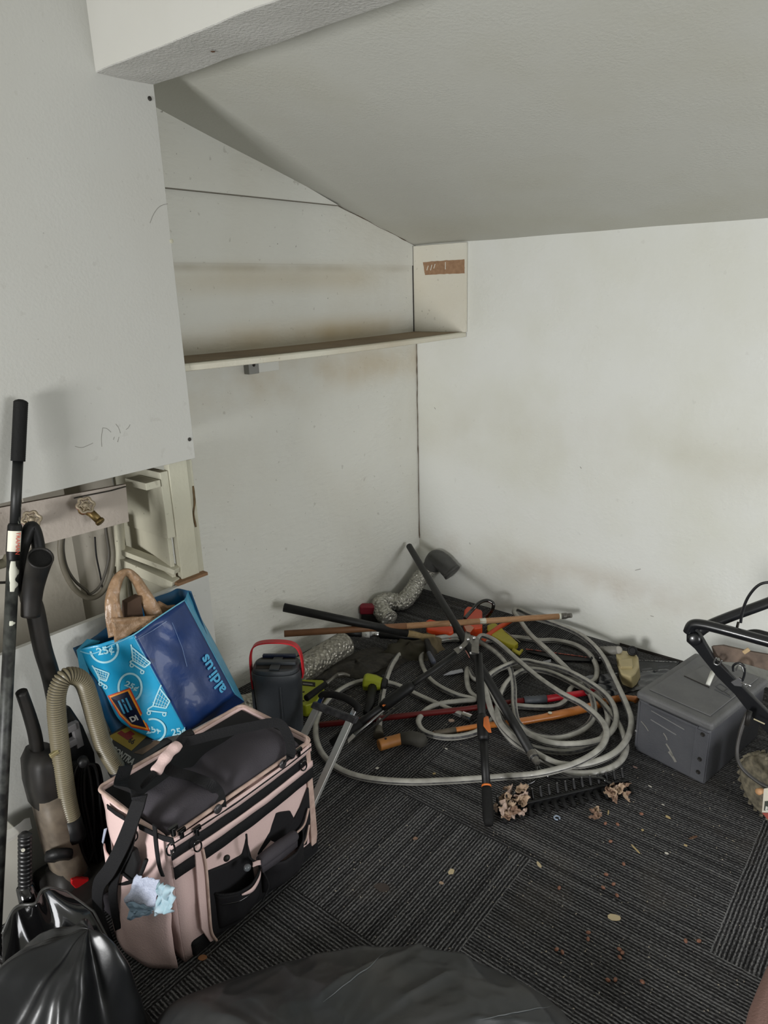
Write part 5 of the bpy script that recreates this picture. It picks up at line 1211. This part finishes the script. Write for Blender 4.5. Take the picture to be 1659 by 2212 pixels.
# olive canvas glove / bag heap in the middle
t = thing('canvas_bag', onz(880, 1420, 0), 'dirty olive canvas bag slumped under the black sleeved handle', 'bag')
m_olive = mat('dirty_olive_canvas', (64, 60, 46), .9, bump=.6, bscale=24, var=.6, vscale=9, rgb2=(42, 38, 32))
cb = onz(885, 1412, 0)
def lump(c, rx, ry, rz, seed, m, name, par, nu=26, nv=16, amp=.35, ang=0.0):
    ca, sa = math.cos(ang), math.sin(ang)
    def f(u, v):
        a = 2*PI*u; b_ = PI/2*v; k = 1+amp*nz((math.cos(a)*1.7, math.sin(a)*1.7, v*2), 1.2, seed)
        x, y = math.cos(a)*math.cos(b_)*rx*k, math.sin(a)*math.cos(b_)*ry*k
        return V(c.x + x*ca-y*sa, c.y + x*sa+y*ca, .001 + math.sin(b_)*rz*k)
    return obj(name, grid(f, nu, nv), m, par, smooth=True)
lump(cb, .12, .07, .055, 3, m_olive, 'canvas_lump', t, ang=.6)
lump(onz(925, 1398, 0), .07, .05, .06, 8, mat('pale_wood_scrap', (104, 92, 66), .85, bump=.6, bscale=30, var=.5, vscale=20, rgb2=(74, 62, 44)), 'canvas_lump', t, ang=.3)
t = thing('dirt_heap', onz(790, 1430, 0), 'low heap of dark soil and grit along the wall behind the cooler', 'soil', None)
lump(onz(770, 1440, 0), .22, .11, .028, 5, mat('dark_soil', (40, 38, 35), .95, bump=1, bscale=60, var=.8, vscale=50, rgb2=(66, 62, 54)), 'soil', t, nu=50, nv=24, amp=.5, ang=.9)
# black sheet with shiny patches between hose and toolbox
t = thing('plastic_sheet', onz(1350, 1470, 0), 'crinkled blue-black plastic sheet on the floor left of the grey toolbox', 'plastic sheet')
m_sheet = mat('shiny_dark_film', (26, 30, 38), .2, bump=.9, bscale=18, coat=.4)
qa, qb, qc, qd = onz(1255, 1466, 0), onz(1452, 1440, 0), onz(1440, 1478, 0), onz(1318, 1508, 0)
obj('film', grid(lambda u, v: qa.lerp(qb, u).lerp(qd.lerp(qc, u), v) + V(0, 0, .006+.012*abs(nz((u*5, v*4, 3)))), 30, 16), m_sheet, t, smooth=True)
t = thing('floor_batten', onz(1400, 1436, 0), 'black flat batten with a pale stitched edge lying along the back wall', 'batten')
qa, qb, qc, qd = onz(1376, 1426, .008), onz(1470, 1427, .008), onz(1450, 1450, .008), onz(1350, 1452, .008)
obj('strip', prism([qa, qb, qc, qd], V(0, 0, -.007)), mat('black_strip', (34, 36, 38), .5, bump=.3), t)
obj('pale_edge', tube([onz(1378, 1426, .010), onz(1462, 1430, .010)], .0012, 5), mat('pale_stitch', (170, 170, 168), .5, var=1, vscale=120, rgb2=(40, 40, 40), sharp=.8), t)
obj('pale_edge', tube([onz(1380, 1451, .010), onz(1432, 1448, .010)], .0012, 5), mat('pale_stitch', (170, 170, 168)), t)
# beige engine part with black cap
t = thing('fuel_tank', onz(1355, 1445, 0), 'small cream plastic fuel tank with black and grey caps by the back wall', 'fuel tank')
m_ft = mat('aged_cream_plastic', (184, 170, 128), .45, var=.4, vscale=20, rgb2=(150, 132, 92))
cb = onz(1358, 1446, 0)
bx = [onz(*q, .095) for q in ((1331, 1393), (1340, 1390), (1372, 1394), (1380, 1405), (1382, 1425), (1374, 1440), (1364, 1448), (1342, 1440), (1336, 1425), (1342, 1412), (1332, 1404))]
obj('tank', prism([p-V(0, 0, .03) for p in bx], V(.008, .006, -.058)), m_ft, t, bevel=.008, seg=3)
obj('tank_step', prism([onz(*q, .075) for q in ((1336, 1424), (1366, 1420), (1368, 1440), (1340, 1440))], V(0, 0, -.05)), m_ft, t, bevel=.006)
p = onz(1366, 1406, .085); obj('black_cap', lathe(p-(CAM-p).normalized()*.012, (CAM-p), [(0, .021), (.014, .0215), (.018, .018), (.0185, .015), (.016, .013), (.016, .003)], 24), m_black, t, smooth=False, label='black screw cap')
p = onz(1336, 1404, .08); q = onz(1300, 1408, .03); obj('grey_pipe', tube([p, q], [.017, .024], 18), mat('grey_plastic', (128, 126, 120), .5), t, smooth=True)
obj('grey_cap', lathe(p-(CAM-p).normalized()*.008, (CAM-p), [(0, .0165), (.012, .0165), (.015, .013)], 20), mat('grey_cap_plastic', (160, 156, 148), .5), t, label='grey screw cap')
# trolley handle
t = thing('trolley_handle', onz(690, 1690, 0), 'silver two-bar telescopic trolley handle with a black grip behind the pink tote', 'trolley')
p0, p1 = onz(672, 1585, .26), onz(748, 1602, .26)
tp0, tp1 = onz(686, 1528, .22), onz(757, 1555, .22)
bt0, bt1 = onz(622, 1655, .012), onz(668, 1750, .012)
xa = (tp1-tp0).normalized()
for a_, b_ in ((bt0, tp0), (bt1, tp1)):
    obj('bar', frame_box(a_, xa, xa.cross((b_-a_).normalized()), (b_-a_).normalized(), (-.0125, -.008, 0), (.0125, .008, (b_-a_).length)), m_alu, t, bevel=.002)
    u_ = (b_-a_).normalized()
    obj('upper_bar', frame_box(b_, xa, xa.cross(u_), u_, (-.009, -.006, 0), (.009, .006, .045)), m_chrome, t, bevel=.001)
u_ = (tp0-bt0).normalized(); n_ = xa.cross(u_)
obj('crossbar', frame_box(tp0, xa, n_, u_, (-.022, -.012, -.008), ((tp1-tp0).length+.022, .012, .018)), mat('scuffed_black', (46, 46, 50), .6, var=.6, vscale=40, rgb2=(96, 96, 98), sharp=.5), t, bevel=.004)
gp0, gp1 = tp0+u_*.048, tp1+u_*.048
obj('grip', tube(spline([gp0-xa*.006-u_*.01, gp0+u_*.004, gp0.lerp(gp1, .3)+u_*.016, gp0.lerp(gp1, .7)+u_*.016, gp1+u_*.004, gp1+xa*.006-u_*.01], 6), .0125, 14), m_blackr, t, smooth=True)
# ================= grey toolbox =================
m_tb = mat('scuffed_grey_plastic', (70, 71, 76), .55, var=.55, vscale=12, rgb2=(90, 91, 94), bump=.25, bscale=180)
m_tbl = mat('dusty_grey_lid', (104, 104, 104), .6, var=.7, vscale=9, rgb2=(74, 75, 78), bump=.35, bscale=120)
m_line = mat('scratch_pale', (124, 124, 124), .6)
N_, L_ = V(1.738, -.779, 0), V(1.483, -.728, 0)
ux = (N_-L_).normalized(); uy = V(-ux.y, ux.x, 0); uz = V(0, 0, 1); WX, DY, HZ = (N_-L_).length, .40, .232
t = thing('toolbox', (1.61, -.55, 0), 'scuffed dark grey plastic toolbox with screwed corners standing right of the hose coils', 'toolbox')
def tb_(a, b): return frame_box(L_, ux, uy, uz, a, b)
obj('box_body', tb_((0, 0, .001), (WX, DY, .212)), m_tb, t, bevel=.010, seg=3)
obj('corner_rib', tb_((.004, -.004, .02), (.012, .002, .205)), m_tb, t, bevel=.002)
obj('corner_rib', tb_((WX-.05, -.0035, .012), (WX-.002, .002, .200)), m_tb, t, bevel=.002)
obj('lid', join(frame_box(L_, ux, uy, uz, (-.006, -.008, .212), (WX+.008, DY+.004, .243))), m_tbl, t, bevel=.012, seg=3)
obj('lid_panel', frame_box(L_, ux, uy, uz, (.022, .03, .243), (WX-.02, DY-.02, .2475)), m_tbl, t, bevel=.003)
obj('lid_lip', frame_box(L_, ux, uy, uz, (.045, -.012, .204), (WX-.04, .0, .214)), m_tb, t, bevel=.002)
obj('label_recess', join(*[beam_box(L_+ux*a[0]+uy*-.0015+uz*a[1], L_+ux*b[0]+uy*-.0015+uz*b[1], .003, .003) for a, b in (((.055, .190), (.175, .176)), ((.055, .190), (.055, .155)), ((.055, .155), (.150, .142)))]), m_line, t)
for k, z in enumerate((.190, .095, .045)):
    p = L_+ux*(WX-.022)+uy*-.0035+uz*z; s = obj('corner_screw', lathe(p, -uy, [(0, .0075), (.002, .0075), (.0022, .0055), (.001, .0035)], 16), m_vdk, t, smooth=False)
p = L_+ux*.006+uy*-.002+uz*.085; obj('corner_screw', lathe(p, -uy, [(0, .004), (.003, .004)], 12), m_line, t)
for a, b, w_ in (((.118, .09), (.145, .055), .010), ((.13, .065), (.158, .038), .016), ((.02, .13), (.05, .105), .005), ((.105, .125), (.12, .105), .007)):
    P = spline([L_+ux*a[0]+uy*-.0012+uz*a[1], L_+ux*((a[0]+b[0])/2+.003)+uy*-.0012+uz*((a[1]+b[1])/2), L_+ux*b[0]+uy*-.0012+uz*b[1]], 4)
    obj('paint_scuff', ribbon(P, w_*.6, .0008, uz), mat('pale_scuff', (128, 126, 120), .7), t)
# recessed triangular grip area with a white stub handle
obj('grip_recess', prism([onz(*q, .2478) for q in ((1478, 1460), (1532, 1484), (1556, 1462), (1520, 1438))], V(0, 0, .0012)), mat('grip_recess_grey', (98, 98, 98), .6), t, bevel=.0008)
obj('recess_edge', tube([onz(1478, 1460, .249), onz(1532, 1485, .249)], .0016, 6), m_dark, t)
obj('white_stub', tube([onz(1529, 1479, .252), onz(1540, 1452, .275)], [.0075, .0085], 12), mat('white_plastic_stub', (206, 206, 198), .5), t, smooth=True)
for q0_, q1_, q2_, q3_ in (((1546, 1483), (1556, 1477), (1572, 1487), (1562, 1494)), ((1566, 1495), (1576, 1488), (1586, 1496), (1576, 1502))):
    P = [onz(*q, .2485) for q in (q0_, q1_, q2_, q3_)]; obj('raised_mark', tube(P, .0012, 6, closed=True), m_tb, t)
obj('raised_bar', tube([onz(1544, 1489, .2485), onz(1580, 1507, .2485)], .0014, 6), m_tb, t)

# ================= folded lawn mower at the right edge =================
m_ft2 = mat('satin_black_frame', (22, 23, 26), .3, coat=.3)
m_rust = mat('rusty_dusty_plate', (130, 112, 98), .7, metal=.2, var=.9, vscale=22, rgb2=(70, 60, 54), bump=.4)
YM = -.80
t = thing('lawn_mower', (1.98, -.80, 0), 'folded lawn mower with a black tube handle and treaded wheel at the right edge', 'lawn mower')
def ym(px, py, y=YM): return ony(px, py, y)
obj('upper_tube', tube(spline([ym(1502, 1372, -.78), ym(1530, 1352, -.76), ym(1575, 1333, -.72), ym(1659, 1302, -.66), ym(1760, 1262, -.58)], 8), .0165, 16), m_ft2, t, smooth=True)
obj('lower_tube', tube(spline([ym(1487, 1366), ym(1496, 1350), ym(1520, 1350), ym(1570, 1362), ym(1659, 1386), ym(1760, 1412)], 8), .0165, 16), m_ft2, t, smooth=True)
obj('side_bar', join(prism([ym(*q, -.80) for q in ((1482, 1362), (1500, 1356), (1512, 1372), (1540, 1420), (1590, 1470), (1680, 1560), (1680, 1610), (1630, 1556), (1586, 1500), (1548, 1462), (1500, 1402), (1482, 1386))], V(.004, .012, 0))), m_ft2, t, bevel=.003)
obj('pivot_knob', lathe(ym(1500, 1380, -.81), V(.2, -1, .2), [(0, .019), (.01, .020), (.014, .012)], 18), m_ft2, t, smooth=True)
obj('rusty_plate', prism([ym(*q, -.77) for q in ((1536, 1396), (1560, 1394), (1612, 1406), (1680, 1418), (1680, 1455), (1600, 1432), (1560, 1430), (1542, 1420))], V(.003, .010, 0)), m_rust, t, bevel=.002, label='rusty dusty steel plate')
obj('rear_guard', tube(spline([ym(1600, 1372, -.74), ym(1630, 1366, -.74), ym(1659, 1372, -.74), ym(1720, 1390, -.74)], 5), .010, 10), m_ft2, t, smooth=True)
obj('wire_hook', tube(spline([ym(1548, 1420, -.815), ym(1542, 1432, -.815), ym(1552, 1436, -.815), ym(1560, 1426, -.815)], 6), .0028, 8), m_steel, t, smooth=True)
obj('pale_bracket', beam_box(ym(1606, 1410, -.785), ym(1618, 1402, -.785), .008, .012), mat('pale_clip', (186, 160, 120), .5), t, bevel=.002)
obj('bright_bolt', lathe(ym(1552, 1424, -.82), CAM-ym(1552, 1424), [(0, .0045), (.004, .0045)], 10), m_chrome, t)
obj('cable_ring', tube(spline([ym(*q, -.83) for q in ((1584, 1450), (1584, 1438), (1596, 1432), (1608, 1440), (1608, 1456), (1604, 1470))], 6), .0035, 8), m_ft2, t, smooth=True)
obj('cable_ring', tube(spline([ym(*q, -.835) for q in ((1590, 1448), (1594, 1438), (1602, 1440), (1606, 1452))], 6), .002, 8), m_steel, t, smooth=True)
obj('clamp', prism([ym(*q, -.83) for q in ((1578, 1474), (1596, 1464), (1606, 1470), (1602, 1484), (1586, 1482))], V(0, .01, 0)), mat('clamp_grey', (118, 118, 120), .35, metal=.6), t, bevel=.002)
obj('clamp_pin', tube([ym(1600, 1474, -.84), ym(1622, 1482, -.84)], .0022, 8), m_chrome, t, smooth=True)
obj('throttle_cable', tube(spline([ym(1600, 1345, -.77), ym(1604, 1320, -.77), ym(1616, 1290, -.77), ym(1636, 1266, -.77), ym(1659, 1258, -.77), ym(1700, 1262, -.77)], 8), .0042, 10), m_ft2, t, smooth=True)
obj('cable_tail', tube([ym(1595, 1344, -.74), ym(1590, 1364, -.74)], .004, 8), m_screw, t, smooth=True)
cb_ = spline([ym(1614, 1540, -.84), ym(1600, 1580, -.86), ym(1592, 1620, -.88), ym(1597, 1650, -.90), ym(1620, 1676, -.91), ym(1659, 1700, -.92), ym(1720, 1712, -.92)], 8)
obj('drive_cable', tube(cb_, [.0062]*10+[.0055]*(len(cb_)-10), 10), mat('worn_cable', (58, 56, 54), .5, var=.5, vscale=30), t, smooth=True)
obj('cable_end', tube([ym(1619, 1536, -.84), ym(1612, 1566, -.85)], .0085, 10), m_vdk, t, smooth=True)
obj('cable_tie', tube([ym(1628, 1553, -.84), ym(1652, 1564, -.84)], .002, 6), mat('pale_tie', (180, 170, 140), .5), t)
# wheels with chevron tread
m_tyre = mat('dry_muddy_tyre', (132, 124, 104), .9, var=.9, vscale=60, rgb2=(58, 55, 48), bump=.9, bscale=50)
def wheel(c, r_, w_, ax, nm='wheel'):
    ax = Vector(ax).normalized()
    tr = obj(nm, lathe(c-ax*w_/2, ax, [(0, r_*.5), (0, r_*.86), (w_*.12, r_*.95), (w_*.3, r_), (w_*.7, r_), (w_*.88, r_*.95), (w_, r_*.86), (w_, r_*.5)], 40), m_tyre, t, smooth=False, bevel=.003)
    e1 = ax.orthogonal().normalized(); e2 = ax.cross(e1); bl = []
    for k in range(26):
        for s_ in (-1, 1):
            a = 2*PI*k/26; b_ = a+.16
            p = c+(e1*math.cos(a)+e2*math.sin(a))*(r_+.001)+ax*(s_*w_*.42); q = c+(e1*math.cos(b_)+e2*math.sin(b_))*(r_+.001)+ax*(s_*w_*.06)
            bl.append(beam_box(p, q, .010, .008, up=(p-c)))
    obj('tread', join(*bl), m_tyre, tr, bevel=.001)
    obj('rim', lathe(c-ax*(w_/2-.006), ax, [(0, r_*.2), (0, r_*.62), (w_-.012, r_*.62), (w_-.012, r_*.2)], 28), mat('mower_rim', (90, 86, 78), .6), tr)
    return tr
wc = ony(1655, 1668, -.80)
wheel(V(wc.x+.012, -.80, .105), .098, .052, (.55, .85, 0))
wheel(V(1.99, -.50, .100), .095, .05, (.55, .85, 0))
obj('deck', prism([V(1.96, -.76, .07), V(2.3, -.9, .07), V(2.5, -.4, .07), V(2.1, -.25, .07), V(1.97, -.45, .07)], V(0, 0, .16)), m_ft2, t, bevel=.02)
obj('deck_knob', lathe(ony(1645, 1708, -.86), (-.3, -1, .3), [(0, .009), (.02, .010), (.024, .006)], 14), mat('tan_knob', (186, 142, 100), .6), t, smooth=True)
t = thing('price_tag', ony(1665, 1750, -.90)+V(0, 0, -.02), 'small cream and red printed card cut off by the right edge below the mower wheel', 'card')
q0_, q1_, q2_, q3_ = [ony(*q, -.93) for q in ((1650, 1704), (1684, 1698), (1684, 1756), (1646, 1755))]
obj('card', prism([q0_, q1_, q2_, q3_], V(0, .002, 0)), mat('card_cream', (206, 200, 184), .6), t)
r0_, r1_, r2_, r3_ = [ony(*q, -.9305) for q in ((1646, 1756), (1684, 1757), (1690, 1776), (1660, 1772))]
obj('red_band', prism([r0_, r1_, r2_, r3_], V(0, .002, 0)), mat('card_red', (150, 74, 62), .6), t)
d0_, d1_, d2_, d3_ = [ony(*q, -.9312) for q in ((1652, 1731), (1684, 1728), (1684, 1750), (1650, 1751))]
obj('dark_panel', prism([d0_, d1_, d2_, d3_], V(0, .0005, 0)), mat('card_dark', (60, 66, 58), .6), t)
text('lettering', 'E', ony(1652.5, 1749, -.9318), (1, .0, 0), (0, 0, 1), .018, mat('card_white', (214, 214, 206), .6), t, .0003, .0006)

# brown padded corner at the lower right
t = thing('padded_stool', onz(1690, 2180, 0), 'corner of something brown and padded at the bottom right edge', 'stool')
bq = [onz(*q, .16) for q in ((1664, 2062), (1640, 2118), (1619, 2170), (1604, 2230), (1900, 2400), (1900, 2100))]
obj('padded_edge', prism(bq, V(0, 0, -.155)), mat('brown_suede', (124, 96, 88), .9, bump=.4, bscale=200), t, bevel=.02, seg=4)

# ================= dead leaves caught in the rake =================
m_leaf = [mat('dry_leaf_a', (176, 152, 128), .8, var=.6, vscale=60, rgb2=(116, 92, 74)), mat('dry_leaf_b', (140, 112, 92), .8, var=.7, vscale=60, rgb2=(84, 62, 50)), mat('dry_leaf_c', (188, 166, 152), .85, var=.6, vscale=70, rgb2=(138, 114, 100))]
def leaf(c, size, sd, m, par, up):
    rnd = random.Random(sd); a0 = rnd.uniform(0, 2*PI); tl = V(rnd.uniform(-1, 1), rnd.uniform(-1, 1), rnd.uniform(.1, .9)*up).normalized()
    e1 = tl.orthogonal().normalized(); e2 = tl.cross(e1)
    def f(u, v):
        a = 2*PI*u+a0; r_ = size*v*(1+.14*math.sin(3*a+sd)+.45*nz((math.cos(a)*3, math.sin(a)*3, sd)))
        p = c + e1*math.cos(a)*r_ + e2*math.sin(a)*r_*.8
        p = p + tl*(size*.55*nz((math.cos(a)*v*2, math.sin(a)*v*2, sd*1.3)) + .3*size*v*v); p.z = max(.002, p.z); return p
    return obj('leaf', grid(f, 22, 5), m, par, smooth=True, solid=.0012)
def clump(name, px, py, n, sx, sy, sz, size, label, sd):
    c = onz(px, py, 0); t = thing(name, c, label, 'dead leaves')
    rnd = random.Random(sd)
    for k in range(n):
        ax_ = (onz(px+1, py, 0)-onz(px, py, 0)).normalized(); bx_ = (onz(px, py-1, 0)-onz(px, py, 0)).normalized()
        p = c + ax_*rnd.uniform(-sx, sx) + bx_*rnd.uniform(-sy, sy) + V(0, 0, rnd.uniform(.006, sz))
        leaf(p, size*rnd.uniform(.6, 1.15), sd*10+k, m_leaf[rnd.randrange(3)], t, 1)
clump('leaf_clump', 1106, 1752, 34, .036, .058, .055, .021, 'big crumpled clump of pale brown dead leaves stuck on the left end of the rake', 4)
clump('leaf_clump', 1330, 1722, 20, .034, .026, .035, .017, 'smaller clump of dead leaves stuck on the right end of the rake', 5)
clump('leaf_clump', 1284, 1764, 7, .012, .026, .015, .013, 'torn scrap of dead leaf lying on the carpet below the rake', 6)

# ================= litter on the carpet =================
C2 = lambda x, y: (1000+x/2.517, 1650+y/2.517)
m_seed = mat('red_brown_seed', (112, 66, 48), .5, var=.6, vscale=120, rgb2=(150, 118, 96))
seed0 = None
sd_ = [(970, 280), (774, 332), (840, 337), (802, 430), (873, 553), (778, 610), (523, 683), (762, 681), (818, 662), (837, 724), (681, 926), (679, 962), (850, 1018), (866, 1037), (852, 1062), (1282, 972), (1210, 972), (787, 1185), (828, 1183), (975, 1195), (509, 1018), (540, 1034)]
for k, (x, y) in enumerate(sd_):
    p = onz(*C2(x, y), .0)
    if seed0 is None:
        v, f = lathe(V(0, 0, 0), (1, .2, .1), [(-.0062, .001), (-.005, .0028), (-.002, .0044), (.002, .0044), (.0045, .0032), (.0062, .001)], 12)
        seed0 = obj('seed', (v, f), m_seed, smooth=True); o = seed0
    else:
        o = seed0.copy(); COL.objects.link(o)
    o.location = (p.x, p.y, .0015); o.rotation_euler = (0, 0, k*1.3)
    tag(o, 'small reddish brown seed lying on the open carpet', 'seed', 'seeds scattered on the carpet')
def flake(px, py, w_, h_, ang, m, name, label, cat, group=None, th=.0012, sd=0):
    c = onz(px, py, .0); P = []
    for k in range(9):
        a = 2*PI*k/9; r_ = 1+.35*nz((k*1.7, sd*2.1, 0)); x, y = math.cos(a)*w_*r_, math.sin(a)*h_*r_
        P.append(V(c.x+x*math.cos(ang)-y*math.sin(ang), c.y+x*math.sin(ang)+y*math.cos(ang), .001))
    return tag(obj(name, prism(P, V(0, 0, th)), m), label, cat, group)
m_paper = mat('cream_paper', (188, 172, 138), .8); m_chip = mat('pale_chip', (176, 156, 112), .8); m_wchip = mat('white_chip', (196, 192, 182), .8)
flake(1328, 1983, .018, .011, .5, m_paper, 'paper_scrap', 'largest torn scrap of cream paper on the open carpet', 'paper scrap', sd=3)
flake(1374, 1836, .019, .003, -.55, m_chip, 'wood_chip', 'long thin pale wood splinter on the carpet in front of the toolbox', 'wood chip', sd=4)
flake(1164, 1868, .013, .005, -.6, m_paper, 'paper_scrap', 'curled pale scrap lying on the seam between two carpet tiles', 'paper scrap', sd=5)
flake(1443, 1766, .009, .005, -.2, m_chip, 'leaf_flake', 'flat oval tan flake on the carpet below the toolbox', 'flake', sd=6)
flake(1388, 1794, .004, .004, 0, m_chip, 'leaf_flake', 'tiny tan flake on the carpet below the oval flake', 'flake', sd=7)
flake(1314, 1756, .012, .002, 1.9, m_chip, 'wood_chip', 'short matchstick-like splinter beside the leaf scrap', 'wood chip', sd=8)
flake(1440, 1844, .006, .004, 0, m_wchip, 'paint_flake', 'greyish white paint flake right of the long splinter', 'flake', sd=9)
flake(1481, 1827, .005, .004, 0, m_chip, 'paint_flake', 'pale flake below the brown smear on the carpet', 'flake', sd=10)
flake(1497, 1810, .016, .004, 1.05, mat('brown_smear', (92, 66, 48), .9), 'bark_strip', 'flat brown strip on the carpet at the right', 'bark strip', sd=11)
flake(1404, 1699, .008, .002, -.2, m_wchip, 'paper_scrap', 'white sliver on the carpet in front of the toolbox', 'paper scrap', sd=12)
flake(1432, 1739, .005, .002, 0, m_wchip, 'paint_flake', 'white fleck on the carpet above the oval tan flake', 'flake', sd=13)
flake(1372, 1658, .008, .005, 0, mat('pinkish_scrap', (140, 116, 108), .8), 'leaf_flake', 'pinkish brown scrap beside the bottom left corner of the toolbox', 'flake', sd=14)
flake(975, 1884, .008, .011, .4, m_paper, 'paper_scrap', 'tan paper scrap on the dark carpet between the tote and the leaves', 'paper scrap', sd=15)
flake(953, 1908, .007, .005, 0, m_leaf[0], 'leaf_flake', 'brown leaf flake below the tan paper scrap', 'flake', sd=16)
flake(897, 1812, .008, .006, 1, m_leaf[1], 'leaf_flake', 'brown leaf flake left of the lopper grip', 'flake', sd=17)
flake(815, 1660, .007, .005, 1, m_wchip, 'paint_flake', 'pale flake on the carpet below the mallet', 'flake', sd=18)
flake(938, 1672, .006, .005, 1, m_chip, 'leaf_flake', 'tan flake lying above the straight run of hose', 'flake', sd=19)
flake(964, 1618, .006, .003, 0, m_wchip, 'paint_flake', 'white fleck on the carpet right of the mallet', 'flake', sd=20)
flake(975, 1558, .012, .009, .6, m_leaf[2], 'leaf_scrap', 'torn pale leaf scrap left of the chrome hose fitting', 'leaf', sd=21, th=.004)
flake(438, 2070, .012, .009, .6, mat('orange_brown_scrap', (150, 104, 70), .8), 'leaf_flake', 'orange brown scrap on the carpet below the pink tote', 'flake', sd=22)
flake(825, 1918, .022, .016, .2, mat('dusty_smear', (62, 54, 50), .95), 'dirt_smear', 'dull reddish smear of dirt on the dark carpet right of the tote', 'dirt', sd=23, th=.0006)
c = onz(1203, 1767, .002)
w_ = thing('plastic_ring', c, 'small pale blue plastic ring on the carpet below the rake', 'ring')
obj('ring', tube([c+V(math.cos(a)*.0085, math.sin(a)*.0085, .001) for a in [2*PI*k/24 for k in range(22)]], .0026, 8), mat('pale_blue_plastic', (140, 152, 168), .35), w_, smooth=True)
# fine grit: nobody could count it
rnd = random.Random(11); gv, gf = [], []
def grit(px, py, s_):
    p = onz(px, py, 0); k = len(gv); a = rnd.uniform(0, PI)
    for x, y in ((-1, -.5), (1, -.4), (.8, .6), (-.7, .5)):
        gv.append(V(p.x+(x*math.cos(a)-y*math.sin(a))*s_, p.y+(x*math.sin(a)+y*math.cos(a))*s_, .001))
    for j in range(4): gv.append(gv[k+j]+V(0, 0, .0012))
    gf.extend([(k, k+1, k+2, k+3), (k+7, k+6, k+5, k+4), (k, k+1, k+5, k+4), (k+1, k+2, k+6, k+5), (k+2, k+3, k+7, k+6), (k+3, k, k+4, k+7)])
for _ in range(420):
    px, py = rnd.uniform(700, 1650), rnd.uniform(1600, 2200)
    if py < 1640 and px > 1380: continue
    grit(px, py, rnd.choice((.0009, .0012, .0015, .0022)))
for _ in range(160): grit(rnd.gauss(800, 90), rnd.gauss(1490, 50), rnd.choice((.0015, .002, .003)))
for _ in range(60): grit(rnd.uniform(960, 1100), rnd.uniform(1290, 1320), rnd.choice((.0015, .002)))
g_ = obj('grit', (gv, gf), mat('pale_grit', (156, 148, 132), .85))
tag(g_, 'fine pale grit and crumbs scattered all over the carpet', 'grit', kind='stuff')
